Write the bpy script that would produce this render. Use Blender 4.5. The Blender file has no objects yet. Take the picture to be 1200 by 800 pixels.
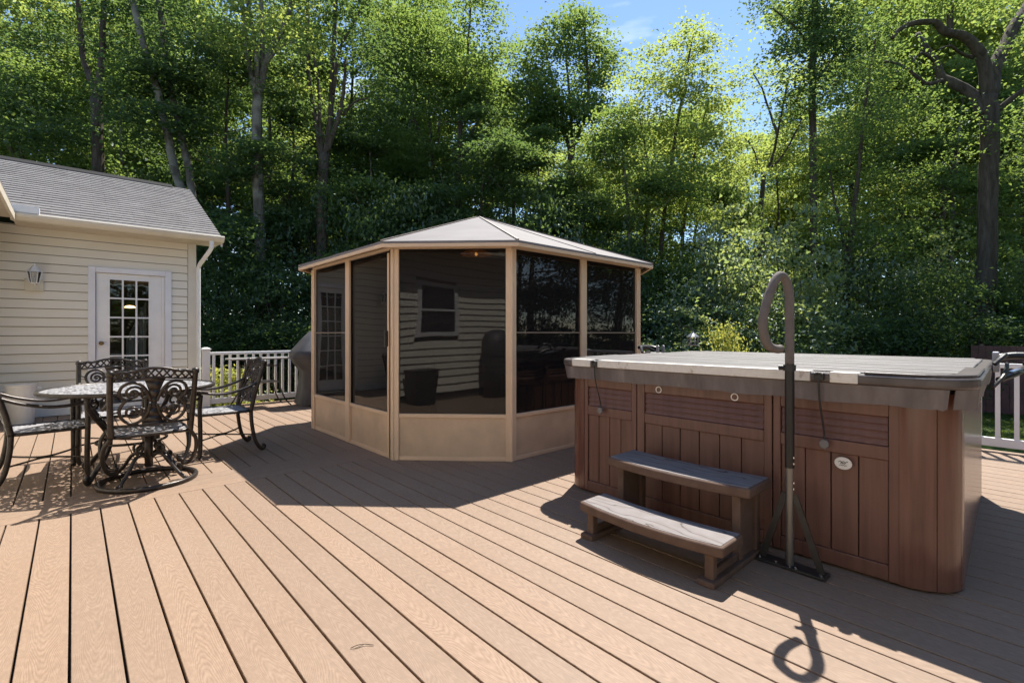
import bpy, bmesh, math, random
import numpy as np
from mathutils import Vector, Matrix

# ------------------------------------------------------------------ camera, sky, sun
S = bpy.context.scene
COL = S.collection
F_PX, HY, CAMH = 568.0, 391.0, 1.17
TH = math.atan(515 / 568.0)
cam = bpy.data.objects.new('camera', bpy.data.cameras.new('camera'))
COL.objects.link(cam)
cam.location = (0, 0, CAMH)
cam.rotation_euler = (math.radians(90), 0, -TH)
cam.data.sensor_width = 36.0
cam.data.lens = F_PX / 1200 * 36
cam.data.shift_y = -9 / 1200
cam.data.clip_end = 1000
cam.data.clip_start = 0.05
S.camera = cam

SUNV = Vector((0.51, 0.235, 1.0)).normalized()
SUN_EL = math.asin(SUNV.z)
SUN_ROT = math.atan2(SUNV.x, SUNV.y)
SUN_STRENGTH = 5.0
SKY_STRENGTH = 0.115
w = bpy.data.worlds.new('World')
S.world = w
w.use_nodes = True
nt = w.node_tree
bg = nt.nodes['Background']
sky = nt.nodes.new('ShaderNodeTexSky')
sky.sky_type = 'NISHITA'
sky.sun_disc = False
sky.sun_elevation = SUN_EL
sky.sun_rotation = SUN_ROT
sky.air_density = 1.0
sky.dust_density = 0.05
sky.ozone_density = 3.5
# thin wisps of cloud in the sky
tc = nt.nodes.new('ShaderNodeTexCoord')
mp = nt.nodes.new('ShaderNodeMapping')
mp.inputs['Scale'].default_value = (2.2, 2.2, 9.0)
mp.inputs['Location'].default_value = (0.35, 0.1, 0.2)
no = nt.nodes.new('ShaderNodeTexNoise')
no.inputs['Scale'].default_value = 2.0
no.inputs['Detail'].default_value = 5
rp = nt.nodes.new('ShaderNodeValToRGB')
rp.color_ramp.elements[0].position = 0.56
rp.color_ramp.elements[0].color = (0, 0, 0, 1)
rp.color_ramp.elements[1].position = 0.82
rp.color_ramp.elements[1].color = (0.7, 0.7, 0.7, 1)
mx = nt.nodes.new('ShaderNodeMix')
mx.data_type = 'RGBA'
mx.inputs[7].default_value = (6.5, 6.9, 7.6, 1)
L = nt.links.new
L(tc.outputs['Generated'], mp.inputs['Vector'])
L(mp.outputs[0], no.inputs['Vector'])
L(no.outputs['Fac'], rp.inputs['Fac'])
L(rp.outputs['Color'], mx.inputs[0])
L(sky.outputs[0], mx.inputs[6])
L(mx.outputs[2], bg.inputs['Color'])
bg.inputs['Strength'].default_value = SKY_STRENGTH

sun = bpy.data.objects.new('sun', bpy.data.lights.new('sun', 'SUN'))
COL.objects.link(sun)
sun.data.energy = SUN_STRENGTH
sun.data.angle = math.radians(0.53)
sun.data.color = (1.0, 0.955, 0.88)
sun.rotation_euler = SUNV.to_track_quat('Z', 'Y').to_euler()
sun.location = (20, 10, 40)

S.view_settings.view_transform = 'Standard'
S.view_settings.look = 'None'
S.view_settings.exposure = 0.95
S.view_settings.gamma = 1.0
S.view_settings.use_curve_mapping = False
S.render.engine = 'CYCLES'
S.cycles.max_bounces = 8
S.cycles.diffuse_bounces = 4
S.cycles.glossy_bounces = 3
S.cycles.transmission_bounces = 4
S.cycles.transparent_max_bounces = 10
S.cycles.caustics_reflective = False
S.cycles.caustics_refractive = False

# ------------------------------------------------------------------ helpers
RT = (math.cos(TH), -math.sin(TH))
FW = (math.sin(TH), math.cos(TH))


def wp(px, d, z=0.0):
    """place d metres ahead of the camera at image column px"""
    x = (px - 600) / F_PX * d
    return Vector((x * RT[0] + d * FW[0], x * RT[1] + d * FW[1], z))


def wpy(px, py, d):
    return wp(px, d, CAMH + (HY - py) / F_PX * d)


def tag(o, label=None, cat=None, group=None, kind=None):
    if label: o['label'] = label
    if cat: o['category'] = cat
    if group: o['group'] = group
    if kind: o['kind'] = kind
    return o


def thing(name, label, cat, loc=(0, 0, 0), rz=0.0, group=None):
    o = bpy.data.objects.new(name, None)
    o.empty_display_size = 0.2
    COL.objects.link(o)
    o.location = loc
    o.rotation_euler = (0, 0, rz)
    return tag(o, label, cat, group)


def origin(o):
    v = Vector((0, 0, 0))
    while o is not None:
        v += Vector(o.location)
        o = o.parent
    return v


WARP = None


class MB:
    def __init__(self):
        self.v = []
        self.f = []

    def add(self, vs, fs):
        n = len(self.v)
        self.v.extend([tuple(p) for p in vs])
        self.f.extend([tuple(i + n for i in f) for f in fs])
        return self

    def box(self, x0, x1, y0, y1, z0, z1):
        vs = [(x0, y0, z0), (x1, y0, z0), (x1, y1, z0), (x0, y1, z0), (x0, y0, z1), (x1, y0, z1), (x1, y1, z1), (x0, y1, z1)]
        return self.add(vs, [(0, 3, 2, 1), (4, 5, 6, 7), (0, 1, 5, 4), (1, 2, 6, 5), (2, 3, 7, 6), (3, 0, 4, 7)])

    def hexa(self, vs):
        """8 corners: bottom ring then top ring"""
        return self.add(vs, [(0, 3, 2, 1), (4, 5, 6, 7), (0, 1, 5, 4), (1, 2, 6, 5), (2, 3, 7, 6), (3, 0, 4, 7)])

    def beam(self, a, b, w_, h_, up=(0, 0, 1)):
        a = Vector(a); b = Vector(b)
        d = (b - a).normalized()
        u = Vector(up)
        s = d.cross(u)
        if s.length < 1e-5: s = d.cross(Vector((1, 0, 0)))
        s.normalize(); u = s.cross(d).normalized()
        s *= w_ / 2; u *= h_ / 2
        return self.hexa([a - s - u, a + s - u, b + s - u, b - s - u, a - s + u, a + s + u, b + s + u, b - s + u])

    def prism(self, poly, z0, z1):
        n = len(poly)
        vs = [(p[0], p[1], z0) for p in poly] + [(p[0], p[1], z1) for p in poly]
        fs = [tuple(reversed(range(n))), tuple(range(n, 2 * n))]
        fs += [(i, (i + 1) % n, n + (i + 1) % n, n + i) for i in range(n)]
        return self.add(vs, fs)

    def extrude(self, poly3, vec):
        """planar polygon in 3-D, pushed along vec"""
        n = len(poly3); vec = Vector(vec)
        vs = [Vector(p) for p in poly3] + [Vector(p) + vec for p in poly3]
        fs = [tuple(reversed(range(n))), tuple(range(n, 2 * n))]
        fs += [(i, (i + 1) % n, n + (i + 1) % n, n + i) for i in range(n)]
        return self.add(vs, fs)

    def tube(self, pts, r, n=8, closed=False, flat=1.0, flat_axis=None):
        pts = [Vector(p) for p in pts]
        m = len(pts)
        rs = r if isinstance(r, (list, tuple)) else [r] * m
        vs, fs = [], []
        prev = None
        for i, p in enumerate(pts):
            if closed:
                t = (pts[(i + 1) % m] - pts[i - 1])
            else:
                t = (pts[min(i + 1, m - 1)] - pts[max(i - 1, 0)])
            t = t.normalized() if t.length > 1e-9 else Vector((0, 0, 1))
            if flat_axis is not None:
                s = Vector(flat_axis)
                s = (s - t * s.dot(t))
                if s.length < 1e-4: s = t.orthogonal()
                s.normalize()
            elif prev is None:
                s = t.orthogonal().normalized()
            else:
                s = prev - t * prev.dot(t)
                s = s.normalized() if s.length > 1e-6 else t.orthogonal().normalized()
            prev = s
            q = t.cross(s)
            for k in range(n):
                a = 2 * math.pi * k / n
                vs.append(p + s * (math.cos(a) * rs[i] * flat) + q * (math.sin(a) * rs[i]))
        segs = m if closed else m - 1
        for i in range(segs):
            j = (i + 1) % m
            for k in range(n):
                l = (k + 1) % n
                fs.append((i * n + k, i * n + l, j * n + l, j * n + k))
        if not closed:
            fs.append(tuple(reversed(range(n))))
            fs.append(tuple(range((m - 1) * n, m * n)))
        return self.add(vs, fs)

    def lathe(self, prof, c, n=24, sx=1.0, sy=1.0):
        vs, fs = [], []
        m = len(prof)
        for r, z in prof:
            for k in range(n):
                a = 2 * math.pi * k / n
                vs.append((c[0] + r * math.cos(a) * sx, c[1] + r * math.sin(a) * sy, c[2] + z))
        for i in range(m - 1):
            for k in range(n):
                l = (k + 1) % n
                fs.append((i * n + k, i * n + l, (i + 1) * n + l, (i + 1) * n + k))
        fs.append(tuple(reversed(range(n))))
        fs.append(tuple(range((m - 1) * n, m * n)))
        return self.add(vs, fs)

    def build(self, name, mat, parent=None, smooth=False, bevel=0.0, seg=2, kind=None, auto=None):
        me = bpy.data.meshes.new(name)
        o = bpy.data.objects.new(name, me)
        COL.objects.link(o)
        off = origin(parent) if parent is not None else Vector((0, 0, 0))
        if WARP: self.v = [WARP(p) for p in self.v]
        me.from_pydata([(p[0] - off.x, p[1] - off.y, p[2] - off.z) for p in self.v], [], self.f)
        me.validate()
        bm = bmesh.new(); bm.from_mesh(me)
        bmesh.ops.recalc_face_normals(bm, faces=bm.faces)
        bm.to_mesh(me); bm.free()
        if mat: me.materials.append(mat)
        if parent is not None: o.parent = parent
        if smooth:
            me.shade_smooth()
        if auto:
            me.shade_smooth()
            try:
                me.set_sharp_from_angle(angle=math.radians(auto))
            except Exception:
                pass
        if bevel:
            b = o.modifiers.new('bevel', 'BEVEL')
            b.width = bevel; b.segments = seg; b.limit_method = 'ANGLE'; b.angle_limit = math.radians(40)
            b.harden_normals = False
        if kind: o['kind'] = kind
        return o


def smooth_path(pts, n=6, closed=False):
    """Catmull-Rom through pts"""
    P = [Vector(p) for p in pts]
    m = len(P); out = []
    rng_ = range(m if closed else m - 1)
    for i in rng_:
        if closed:
            a, b, c, d = P[i - 1], P[i], P[(i + 1) % m], P[(i + 2) % m]
        else:
            a, b, c, d = P[max(i - 1, 0)], P[i], P[i + 1], P[min(i + 2, m - 1)]
        for k in range(n):
            t = k / n
            out.append(0.5 * ((2 * b) + (c - a) * t + (2 * a - 5 * b + 4 * c - d) * t * t + (3 * b - a - 3 * c + d) * t ** 3))
    if not closed: out.append(P[-1])
    return out


def dup(root, loc, rz, label=None, group=None):
    r = root.copy(); COL.objects.link(r)
    r.location = loc; r.rotation_euler = (0, 0, rz)
    if label: r['label'] = label
    if group: r['group'] = group
    def kids(src, dst):
        for ch in list(src.children):
            c = ch.copy(); COL.objects.link(c); c.parent = dst
            kids(ch, c)
    kids(root, r)
    return r


def rrect(x0, x1, y0, y1, r, n=8):
    out = []
    for cx, cy, a0 in ((x1 - r, y1 - r, 0), (x0 + r, y1 - r, 90), (x0 + r, y0 + r, 180), (x1 - r, y0 + r, 270)):
        for k in range(n + 1):
            a = math.radians(a0 + 90 * k / n)
            out.append((cx + r * math.cos(a), cy + r * math.sin(a)))
    return out


# ------------------------------------------------------------------ materials
class NM:
    def __init__(self, name):
        self.m = bpy.data.materials.new(name)
        self.m.use_nodes = True
        self.t = self.m.node_tree
        self.p = self.t.nodes['Principled BSDF']
        self.out = self.t.nodes['Material Output']

    def n(self, typ, **kw):
        nd = self.t.nodes.new(typ)
        for k, v in kw.items():
            if k in nd.inputs.keys():
                nd.inputs[k].default_value = v
            else:
                setattr(nd, k, v)
        return nd

    def l(self, a, b):
        self.t.links.new(a, b)

    def math(self, op, a, b=None, c=None):
        nd = self.t.nodes.new('ShaderNodeMath'); nd.operation = op
        for i, x in enumerate((a, b, c)):
            if x is None: continue
            if isinstance(x, (int, float)): nd.inputs[i].default_value = x
            else: self.l(x, nd.inputs[i])
        return nd.outputs[0]

    def mix(self, fac, a, b, blend='MIX'):
        nd = self.t.nodes.new('ShaderNodeMix'); nd.data_type = 'RGBA'; nd.blend_type = blend
        for i, x in ((0, fac), (6, a), (7, b)):
            if isinstance(x, (int, float)): nd.inputs[i].default_value = x
            elif isinstance(x, tuple): nd.inputs[i].default_value = (x + (1,))[:4]
            else: self.l(x, nd.inputs[i])
        return nd.outputs[2]

    def obj(self):
        return self.n('ShaderNodeTexCoord').outputs['Object']

    def pos(self):
        return self.n('ShaderNodeNewGeometry').outputs['Position']

    def noise(self, vec, scale, detail=4, rough=0.55, stretch=None):
        if stretch:
            mp_ = self.n('ShaderNodeMapping'); mp_.inputs['Scale'].default_value = stretch
            self.l(vec, mp_.inputs['Vector']); vec = mp_.outputs[0]
        nd = self.n('ShaderNodeTexNoise'); nd.inputs['Scale'].default_value = scale
        nd.inputs['Detail'].default_value = detail; nd.inputs['Roughness'].default_value = rough
        self.l(vec, nd.inputs['Vector'])
        return nd.outputs['Fac']

    def ramp(self, fac, stops):
        nd = self.n('ShaderNodeValToRGB'); cr = nd.color_ramp
        while len(cr.elements) < len(stops): cr.elements.new(0.5)
        for e, (p, c) in zip(cr.elements, stops):
            e.position = p
            e.color = (c, c, c, 1) if isinstance(c, (int, float)) else (c + (1,))[:4]
        self.l(fac, nd.inputs['Fac'])
        return nd.outputs['Color']

    def bump(self, h, strength=0.3, dist=0.01):
        nd = self.n('ShaderNodeBump'); nd.inputs['Strength'].default_value = strength
        nd.inputs['Distance'].default_value = dist
        self.l(h, nd.inputs['Height']); self.l(nd.outputs[0], self.p.inputs['Normal'])
        return nd.outputs[0]

    def col(self, c):
        if isinstance(c, tuple): self.p.inputs['Base Color'].default_value = (c + (1,))[:4]
        else: self.l(c, self.p.inputs['Base Color'])
        return self

    def set(self, rough=0.5, metal=0.0, spec=0.5):
        self.p.inputs['Roughness'].default_value = rough
        self.p.inputs['Metallic'].default_value = metal
        self.p.inputs['Specular IOR Level'].default_value = spec
        return self


def plain(name, c, rough=0.5, metal=0.0, spec=0.5, var=0.12, scale=6.0, bump=0.0, bscale=60):
    k = NM(name)
    v = k.obj()
    f = k.noise(v, scale, 5)
    lo = tuple(x * (1 - var) for x in c); hi = tuple(min(1, x * (1 + var)) for x in c)
    k.col(k.ramp(f, [(0.3, lo), (0.7, hi)])).set(rough, metal, spec)
    if bump: k.bump(k.noise(v, bscale, 3), bump, 0.003)
    return k.m


def deck_material(along='Y'):
    k = NM('composite_decking_' + ('long' if along == 'Y' else 'border'))
    g = k.n('ShaderNodeNewGeometry')
    sx = k.n('ShaderNodeSeparateXYZ'); k.l(g.outputs['Position'], sx.inputs[0])
    x, y = (sx.outputs[0], sx.outputs[1]) if along == 'Y' else (sx.outputs[1], sx.outputs[0])
    x0 = -0.155 if along == 'Y' else 4.284
    p = 0.1467 if along == 'Y' else 0.1435
    fr = k.math('SUBTRACT', k.math('FRACT', k.math('DIVIDE', k.math('SUBTRACT', x, x0), p)), 0.5)
    rnd = g.outputs['Random Per Island']
    # warp coordinates
    yy = k.math('ADD', y, k.math('MULTIPLY', rnd, 37.0))
    cmb = k.n('ShaderNodeCombineXYZ'); k.l(x, cmb.inputs[0]); k.l(yy, cmb.inputs[1]); k.l(k.math('MULTIPLY', rnd, 11.0), cmb.inputs[2])
    n1 = k.noise(cmb.outputs[0], 1.0, 3, 0.55, (14.0, 2.2, 1.0))
    n2 = k.noise(cmb.outputs[0], 1.0, 2, 0.5, (4.0, 1.1, 1.0))
    xo = k.math('ADD', fr, k.math('MULTIPLY', k.math('SUBTRACT', n2, 0.5), 1.1))
    sgn = k.math('SUBTRACT', k.math('MULTIPLY', k.math('GREATER_THAN', rnd, 0.5), 2.0), 1.0)
    para = k.math('MULTIPLY', k.math('MULTIPLY', xo, xo), 9.5)
    f = k.math('ADD', k.math('MULTIPLY', k.math('MULTIPLY', yy, 4.2), sgn), para)
    f = k.math('ADD', f, k.math('MULTIPLY', n1, 1.6))
    band = k.math('FRACT', k.math('MULTIPLY', f, 4.4))
    tri = k.math('ABSOLUTE', k.math('SUBTRACT', k.math('MULTIPLY', band, 2.0), 1.0))
    fine = k.noise(cmb.outputs[0], 1.0, 3, 0.6, (260.0, 14.0, 1.0))
    blot = k.noise(g.outputs['Position'], 0.9, 4, 0.6)
    blot2 = k.noise(g.outputs['Position'], 9.0, 4, 0.6)
    grain = k.math('ADD', k.math('MULTIPLY', tri, 0.65), k.math('MULTIPLY', fine, 0.5))
    c = k.ramp(grain, [(0.22, (0.226, 0.147, 0.097)), (0.62, (0.282, 0.188, 0.126)), (0.95, (0.306, 0.208, 0.142))])
    c = k.mix(k.math('MULTIPLY', k.ramp(k.math('FRACT', k.math('MULTIPLY', rnd, 7.31)), [(0, 0.0), (1, 1.0)]), 0.55), c, (0.208, 0.148, 0.106))
    c = k.mix(k.ramp(blot, [(0.42, 0.0), (0.75, 0.35)]), c, (0.30, 0.228, 0.172))
    c = k.mix(k.ramp(blot2, [(0.55, 0.0), (0.8, 0.22)]), c, (0.18, 0.12, 0.082))
    mot = k.noise(cmb.outputs[0], 1.0, 3, 0.6, (75.0, 28.0, 1.0))
    c = k.mix(k.ramp(mot, [(0.35, 0.32), (0.6, 0.0)]), c, (0.17, 0.115, 0.08))
    c = k.mix(k.ramp(mot, [(0.55, 0.0), (0.75, 0.3)]), c, (0.33, 0.245, 0.185))
    spk = k.noise(g.outputs['Position'], 70.0, 2, 0.5)
    c = k.mix(k.ramp(spk, [(0.74, 0.0), (0.8, 0.35)]), c, (0.17, 0.11, 0.075))
    k.col(c).set(0.62, 0, 0.35)
    k.bump(grain, 0.3, 0.0012)
    return k.m


M = {}
M['deck'] = deck_material('Y')
M['deck_border'] = deck_material('X')
M['dark'] = plain('dark_framing', (0.012, 0.009, 0.007), 0.9)
M['white_vinyl'] = plain('white_vinyl', (0.80, 0.79, 0.76), 0.35, var=0.05, scale=3)
M['white_paint'] = plain('white_paint', (0.80, 0.795, 0.79), 0.4, var=0.05, scale=4)
M['tan_alu'] = plain('tan_aluminium', (0.76, 0.535, 0.35), 0.38, spec=0.5, var=0.06, scale=2.5)
M['tan_panel'] = plain('tan_kick_panel', (0.63, 0.44, 0.285), 0.42, var=0.13, scale=4.0, bump=0.08, bscale=3)
M['rubber'] = plain('black_plastic', (0.018, 0.017, 0.017), 0.45)
M['steel'] = plain('brushed_steel', (0.55, 0.55, 0.56), 0.3, 1.0, var=0.1)
M['bolt'] = plain('zinc_bolt', (0.75, 0.75, 0.75), 0.25, 1.0)
M['dark_metal'] = plain('dark_grey_metal', (0.05, 0.047, 0.043), 0.42, 0.5, var=0.25, scale=14)
M['brass'] = plain('aged_brass', (0.25, 0.16, 0.07), 0.35, 1.0)


def siding_mat():
    k = NM('cream_vinyl_siding')
    v = k.pos()
    f = k.noise(v, 1.3, 5)
    fine = k.noise(v, 1.0, 3, 0.6, (3.0, 3.0, 120.0))
    c = k.ramp(f, [(0.3, (0.78, 0.73, 0.62)), (0.7, (0.82, 0.775, 0.67))])
    c = k.mix(k.math('MULTIPLY', fine, 0.12), c, (0.62, 0.57, 0.47))
    k.col(c).set(0.45, 0, 0.4)
    k.bump(fine, 0.08, 0.002)
    return k.m


def shingle_mat():
    k = NM('grey_asphalt_shingles')
    v = k.obj()
    mp_ = k.n('ShaderNodeMapping'); mp_.inputs['Scale'].default_value = (1, 1, 1)
    k.l(v, mp_.inputs['Vector'])
    b = k.n('ShaderNodeTexBrick')
    b.inputs['Scale'].default_value = 1.0
    b.inputs['Brick Width'].default_value = 0.31
    b.inputs['Row Height'].default_value = 0.118
    b.inputs['Mortar Size'].default_value = 0.004
    b.inputs['Color1'].default_value = (0.24, 0.225, 0.213, 1)
    b.inputs['Color2'].default_value = (0.155, 0.142, 0.135, 1)
    b.inputs['Mortar'].default_value = (0.09, 0.085, 0.08, 1)
    k.l(mp_.outputs[0], b.inputs['Vector'])
    n1 = k.noise(v, 2.0, 4); n2 = k.noise(v, 180.0, 2); n3 = k.noise(v, 5.0, 4, 0.65, (1.0, 6.0, 1))
    c = k.mix(k.ramp(n1, [(0.35, 0.0), (0.7, 0.5)]), b.outputs['Color'], (0.25, 0.233, 0.222))
    c = k.mix(k.ramp(n3, [(0.42, 0.0), (0.62, 0.7)]), c, (0.10, 0.092, 0.09))
    c = k.mix(k.math('MULTIPLY', n2, 0.4), c, (0.29, 0.273, 0.263))
    k.col(c).set(0.9, 0, 0.2)
    k.bump(n2, 0.6, 0.004)
    return k.m


def gazebo_roof_mat():
    k = NM('gazebo_roof_tan')
    v = k.pos()
    n1 = k.noise(v, 2.2, 5); n2 = k.noise(v, 60, 3)
    c = k.ramp(n1, [(0.3, (0.205, 0.185, 0.178)), (0.7, (0.255, 0.233, 0.226))])
    c = k.mix(k.math('MULTIPLY', n2, 0.3), c, (0.17, 0.15, 0.142))
    k.col(c).set(0.75, 0, 0.25)
    k.bump(n2, 0.3, 0.004)
    return k.m


def screen_mat():
    """tinted vinyl pane over insect screen: dark, a little see-through, mirror sheen"""
    k = NM('tinted_vinyl_screen')
    v = k.pos()
    wob = k.noise(v, 1.1, 0, 0.5)
    wob2 = k.noise(v, 3.0, 0, 0.5)
    bp = k.n('ShaderNodeBump'); bp.inputs['Strength'].default_value = 0.38; bp.inputs['Distance'].default_value = 0.02
    k.l(k.math('ADD', wob, k.math('MULTIPLY', wob2, 0.10)), bp.inputs['Height'])
    tr = k.n('ShaderNodeBsdfTransparent'); tr.inputs['Color'].default_value = (0.36, 0.34, 0.32, 1)
    df = k.n('ShaderNodeBsdfDiffuse'); df.inputs['Color'].default_value = (0.028, 0.025, 0.024, 1)
    gl = k.n('ShaderNodeBsdfGlossy'); gl.inputs['Roughness'].default_value = 0.015
    k.l(bp.outputs[0], gl.inputs['Normal'])
    m1 = k.n('ShaderNodeMixShader'); m1.inputs[0].default_value = 0.5
    k.l(tr.outputs[0], m1.inputs[1]); k.l(df.outputs[0], m1.inputs[2])
    fr = k.n('ShaderNodeFresnel'); fr.inputs['IOR'].default_value = 1.6
    m2 = k.n('ShaderNodeMixShader')
    k.l(k.math('MULTIPLY', fr.outputs[0], 0.72), m2.inputs[0])
    k.l(m1.outputs[0], m2.inputs[1]); k.l(gl.outputs[0], m2.inputs[2])
    k.l(m2.outputs[0], k.out.inputs['Surface'])
    return k.m


def tub_mat(name='brown_wood_grain_cabinet', gloss=0.4):
    k = NM(name)
    v = k.pos()
    st = k.noise(v, 1.0, 5, 0.6, (30.0, 30.0, 1.6))
    bl = k.noise(v, 2.3, 4)
    c = k.ramp(st, [(0.3, (0.098, 0.044, 0.031)), (0.55, (0.146, 0.067, 0.048)), (0.75, (0.175, 0.084, 0.062))])
    c = k.mix(k.ramp(bl, [(0.45, 0.0), (0.8, 0.45)]), c, (0.19, 0.098, 0.07))
    k.col(c).set(gloss, 0, 0.5)
    k.bump(st, 0.12, 0.002)
    return k.m


def skirt_mat():
    k = NM('weathered_vinyl_skirt')
    v = k.pos()
    st = k.noise(v, 1.0, 5, 0.65, (9.0, 9.0, 2.0))
    f2 = k.noise(v, 30, 4)
    c = k.ramp(st, [(0.3, (0.10, 0.082, 0.078)), (0.6, (0.18, 0.155, 0.15)), (0.8, (0.30, 0.265, 0.255))])
    c = k.mix(k.math('MULTIPLY', f2, 0.25), c, (0.13, 0.105, 0.10))
    k.col(c).set(0.6, 0, 0.35)
    k.bump(st, 0.3, 0.006)
    return k.m


def cover_mat():
    k = NM('weathered_cover_slats')
    v = k.pos()
    st = k.noise(v, 1.0, 5, 0.6, (26.0, 2.0, 4.0))
    bl = k.noise(v, 3.0, 5)
    c = k.ramp(st, [(0.3, (0.10, 0.088, 0.083)), (0.7, (0.165, 0.15, 0.142))])
    c = k.mix(k.ramp(bl, [(0.45, 0.0), (0.75, 0.6)]), c, (0.21, 0.194, 0.185))
    k.col(c).set(0.5, 0, 0.4)
    k.bump(st, 0.15, 0.002)
    return k.m


def rusty_white():
    k = NM('cream_strip_with_rust')
    v = k.pos()
    n1 = k.noise(v, 9.0, 5, 0.65); n2 = k.noise(v, 40.0, 3)
    c = k.mix(k.ramp(n2, [(0.4, 0.0), (0.7, 0.3)]), (0.72, 0.68, 0.61), (0.55, 0.48, 0.38))
    c = k.mix(k.ramp(n1, [(0.60, 0.0), (0.70, 0.8)]), c, (0.30, 0.16, 0.06))
    k.col(c).set(0.45)
    return k.m


def step_mat(weathered):
    k = NM('step_tread_weathered' if weathered else 'brown_step_plastic')
    v = k.pos()
    sy = k.n('ShaderNodeSeparateXYZ'); k.l(v, sy.inputs[0])
    n1 = k.noise(v, 1.0, 3, 0.5, (5.0, 2.0, 2.0))
    f = k.math('ADD', k.math('MULTIPLY', sy.outputs[0], 17.0), k.math('MULTIPLY', n1, 6.0))
    tri = k.math('ABSOLUTE', k.math('SUBTRACT', k.math('MULTIPLY', k.math('FRACT', f), 2.0), 1.0))
    n2 = k.noise(v, 14.0, 4)
    if weathered:
        c = k.ramp(tri, [(0.02, (0.075, 0.056, 0.05)), (0.14, (0.20, 0.178, 0.17)), (1.0, (0.235, 0.212, 0.204))])
        c = k.mix(k.ramp(n2, [(0.4, 0.0), (0.75, 0.5)]), c, (0.175, 0.145, 0.133))
    else:
        c = k.ramp(n2, [(0.3, (0.105, 0.068, 0.052)), (0.7, (0.145, 0.095, 0.072))])
    k.col(c).set(0.5)
    k.bump(tri if weathered else n2, 0.25, 0.003)
    k.p.inputs['Specular IOR Level'].default_value = 0.15; k.p.inputs['Roughness'].default_value = 0.7
    return k.m


def bark_mat(name, a, b_, lich=0.0):
    k = NM(name)
    v = k.obj()
    n1 = k.noise(v, 1.0, 6, 0.65, (9.0, 9.0, 1.6))
    n2 = k.noise(v, 1.6, 4)
    c = k.ramp(n1, [(0.3, a), (0.7, b_)])
    if lich: c = k.mix(k.ramp(n2, [(0.45, 0.0), (0.62, lich)]), c, (0.33, 0.32, 0.28))
    k.col(c).set(0.9, 0, 0.15)
    k.bump(n1, 0.8, 0.05)
    return k.m


def leaf_mat(name, dark, light, trans, tfac=0.5, sheen=0.03):
    k = NM(name)
    g = k.n('ShaderNodeNewGeometry')
    oi = k.n('ShaderNodeObjectInfo')
    rnd = g.outputs['Random Per Island']
    cl = k.noise(k.obj(), 0.55, 3)
    f = k.math('ADD', k.math('MULTIPLY', rnd, 0.55), k.math('MULTIPLY', cl, 0.6))
    c = k.ramp(f, [(0.25, dark), (0.85, light)])
    c = k.mix(k.math('MULTIPLY', oi.outputs['Random'], 0.35), c, tuple(x * 0.75 for x in dark))
    tcol = k.mix(rnd, trans, tuple(min(1, x * y) for x, y in zip(trans, (1.25, 1.05, 0.8))))
    df = k.n('ShaderNodeBsdfDiffuse'); k.l(c, df.inputs['Color'])
    tl = k.n('ShaderNodeBsdfTranslucent'); k.l(tcol, tl.inputs['Color'])
    m1 = k.n('ShaderNodeMixShader'); m1.inputs[0].default_value = tfac
    k.l(df.outputs[0], m1.inputs[1]); k.l(tl.outputs[0], m1.inputs[2])
    gl = k.n('ShaderNodeBsdfGlossy'); gl.inputs['Roughness'].default_value = 0.5
    gl.inputs['Color'].default_value = (0.9, 0.95, 1.0, 1)
    m2 = k.n('ShaderNodeMixShader'); m2.inputs[0].default_value = sheen
    k.l(m1.outputs[0], m2.inputs[1]); k.l(gl.outputs[0], m2.inputs[2])
    k.l(m2.outputs[0], k.out.inputs['Surface'])
    return k.m


def lattice_mat(name):
    """cast aluminium with pierced leaf pattern: real holes"""
    k = NM(name)
    v = k.obj()
    mp_ = k.n('ShaderNodeMapping'); mp_.inputs['Scale'].default_value = (1.0, 1.0, 0.0)
    k.l(v, mp_.inputs['Vector'])
    wn = k.n('ShaderNodeTexNoise'); wn.inputs['Scale'].default_value = 9.0
    k.l(mp_.outputs[0], wn.inputs['Vector'])
    ad = k.n('ShaderNodeVectorMath'); ad.operation = 'MULTIPLY_ADD'
    k.l(wn.outputs['Color'], ad.inputs[0]); ad.inputs[1].default_value = (0.03, 0.03, 0.0)
    k.l(mp_.outputs[0], ad.inputs[2])
    vo = k.n('ShaderNodeTexVoronoi'); vo.feature = 'DISTANCE_TO_EDGE'; vo.inputs['Scale'].default_value = 27.0
    vo.inputs['Randomness'].default_value = 0.75
    k.l(ad.outputs[0], vo.inputs['Vector'])
    hole = k.math('GREATER_THAN', vo.outputs['Distance'], 0.17)
    n1 = k.noise(v, 40, 3)
    k.col(k.ramp(n1, [(0.3, (0.35, 0.34, 0.35)), (0.7, (0.44, 0.43, 0.44))])).set(0.45, 0.3, 0.6)  # pale base colour holds the sun's glint on the flat tops
    tr = k.n('ShaderNodeBsdfTransparent')
    m = k.n('ShaderNodeMixShader')
    k.l(hole, m.inputs[0]); k.l(k.p.outputs[0], m.inputs[1]); k.l(tr.outputs[0], m.inputs[2])
    k.l(m.outputs[0], k.out.inputs['Surface'])
    return k.m


def cast_mat():
    k = NM('antique_bronze_cast_aluminium')
    v = k.obj()
    n1 = k.noise(v, 30, 4); n2 = k.noise(v, 140, 2)
    c = k.ramp(n1, [(0.3, (0.032, 0.027, 0.024)), (0.7, (0.075, 0.062, 0.054))])
    k.col(c).set(0.36, 0.55, 0.5)
    k.bump(n2, 0.35, 0.002)
    return k.m


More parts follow.
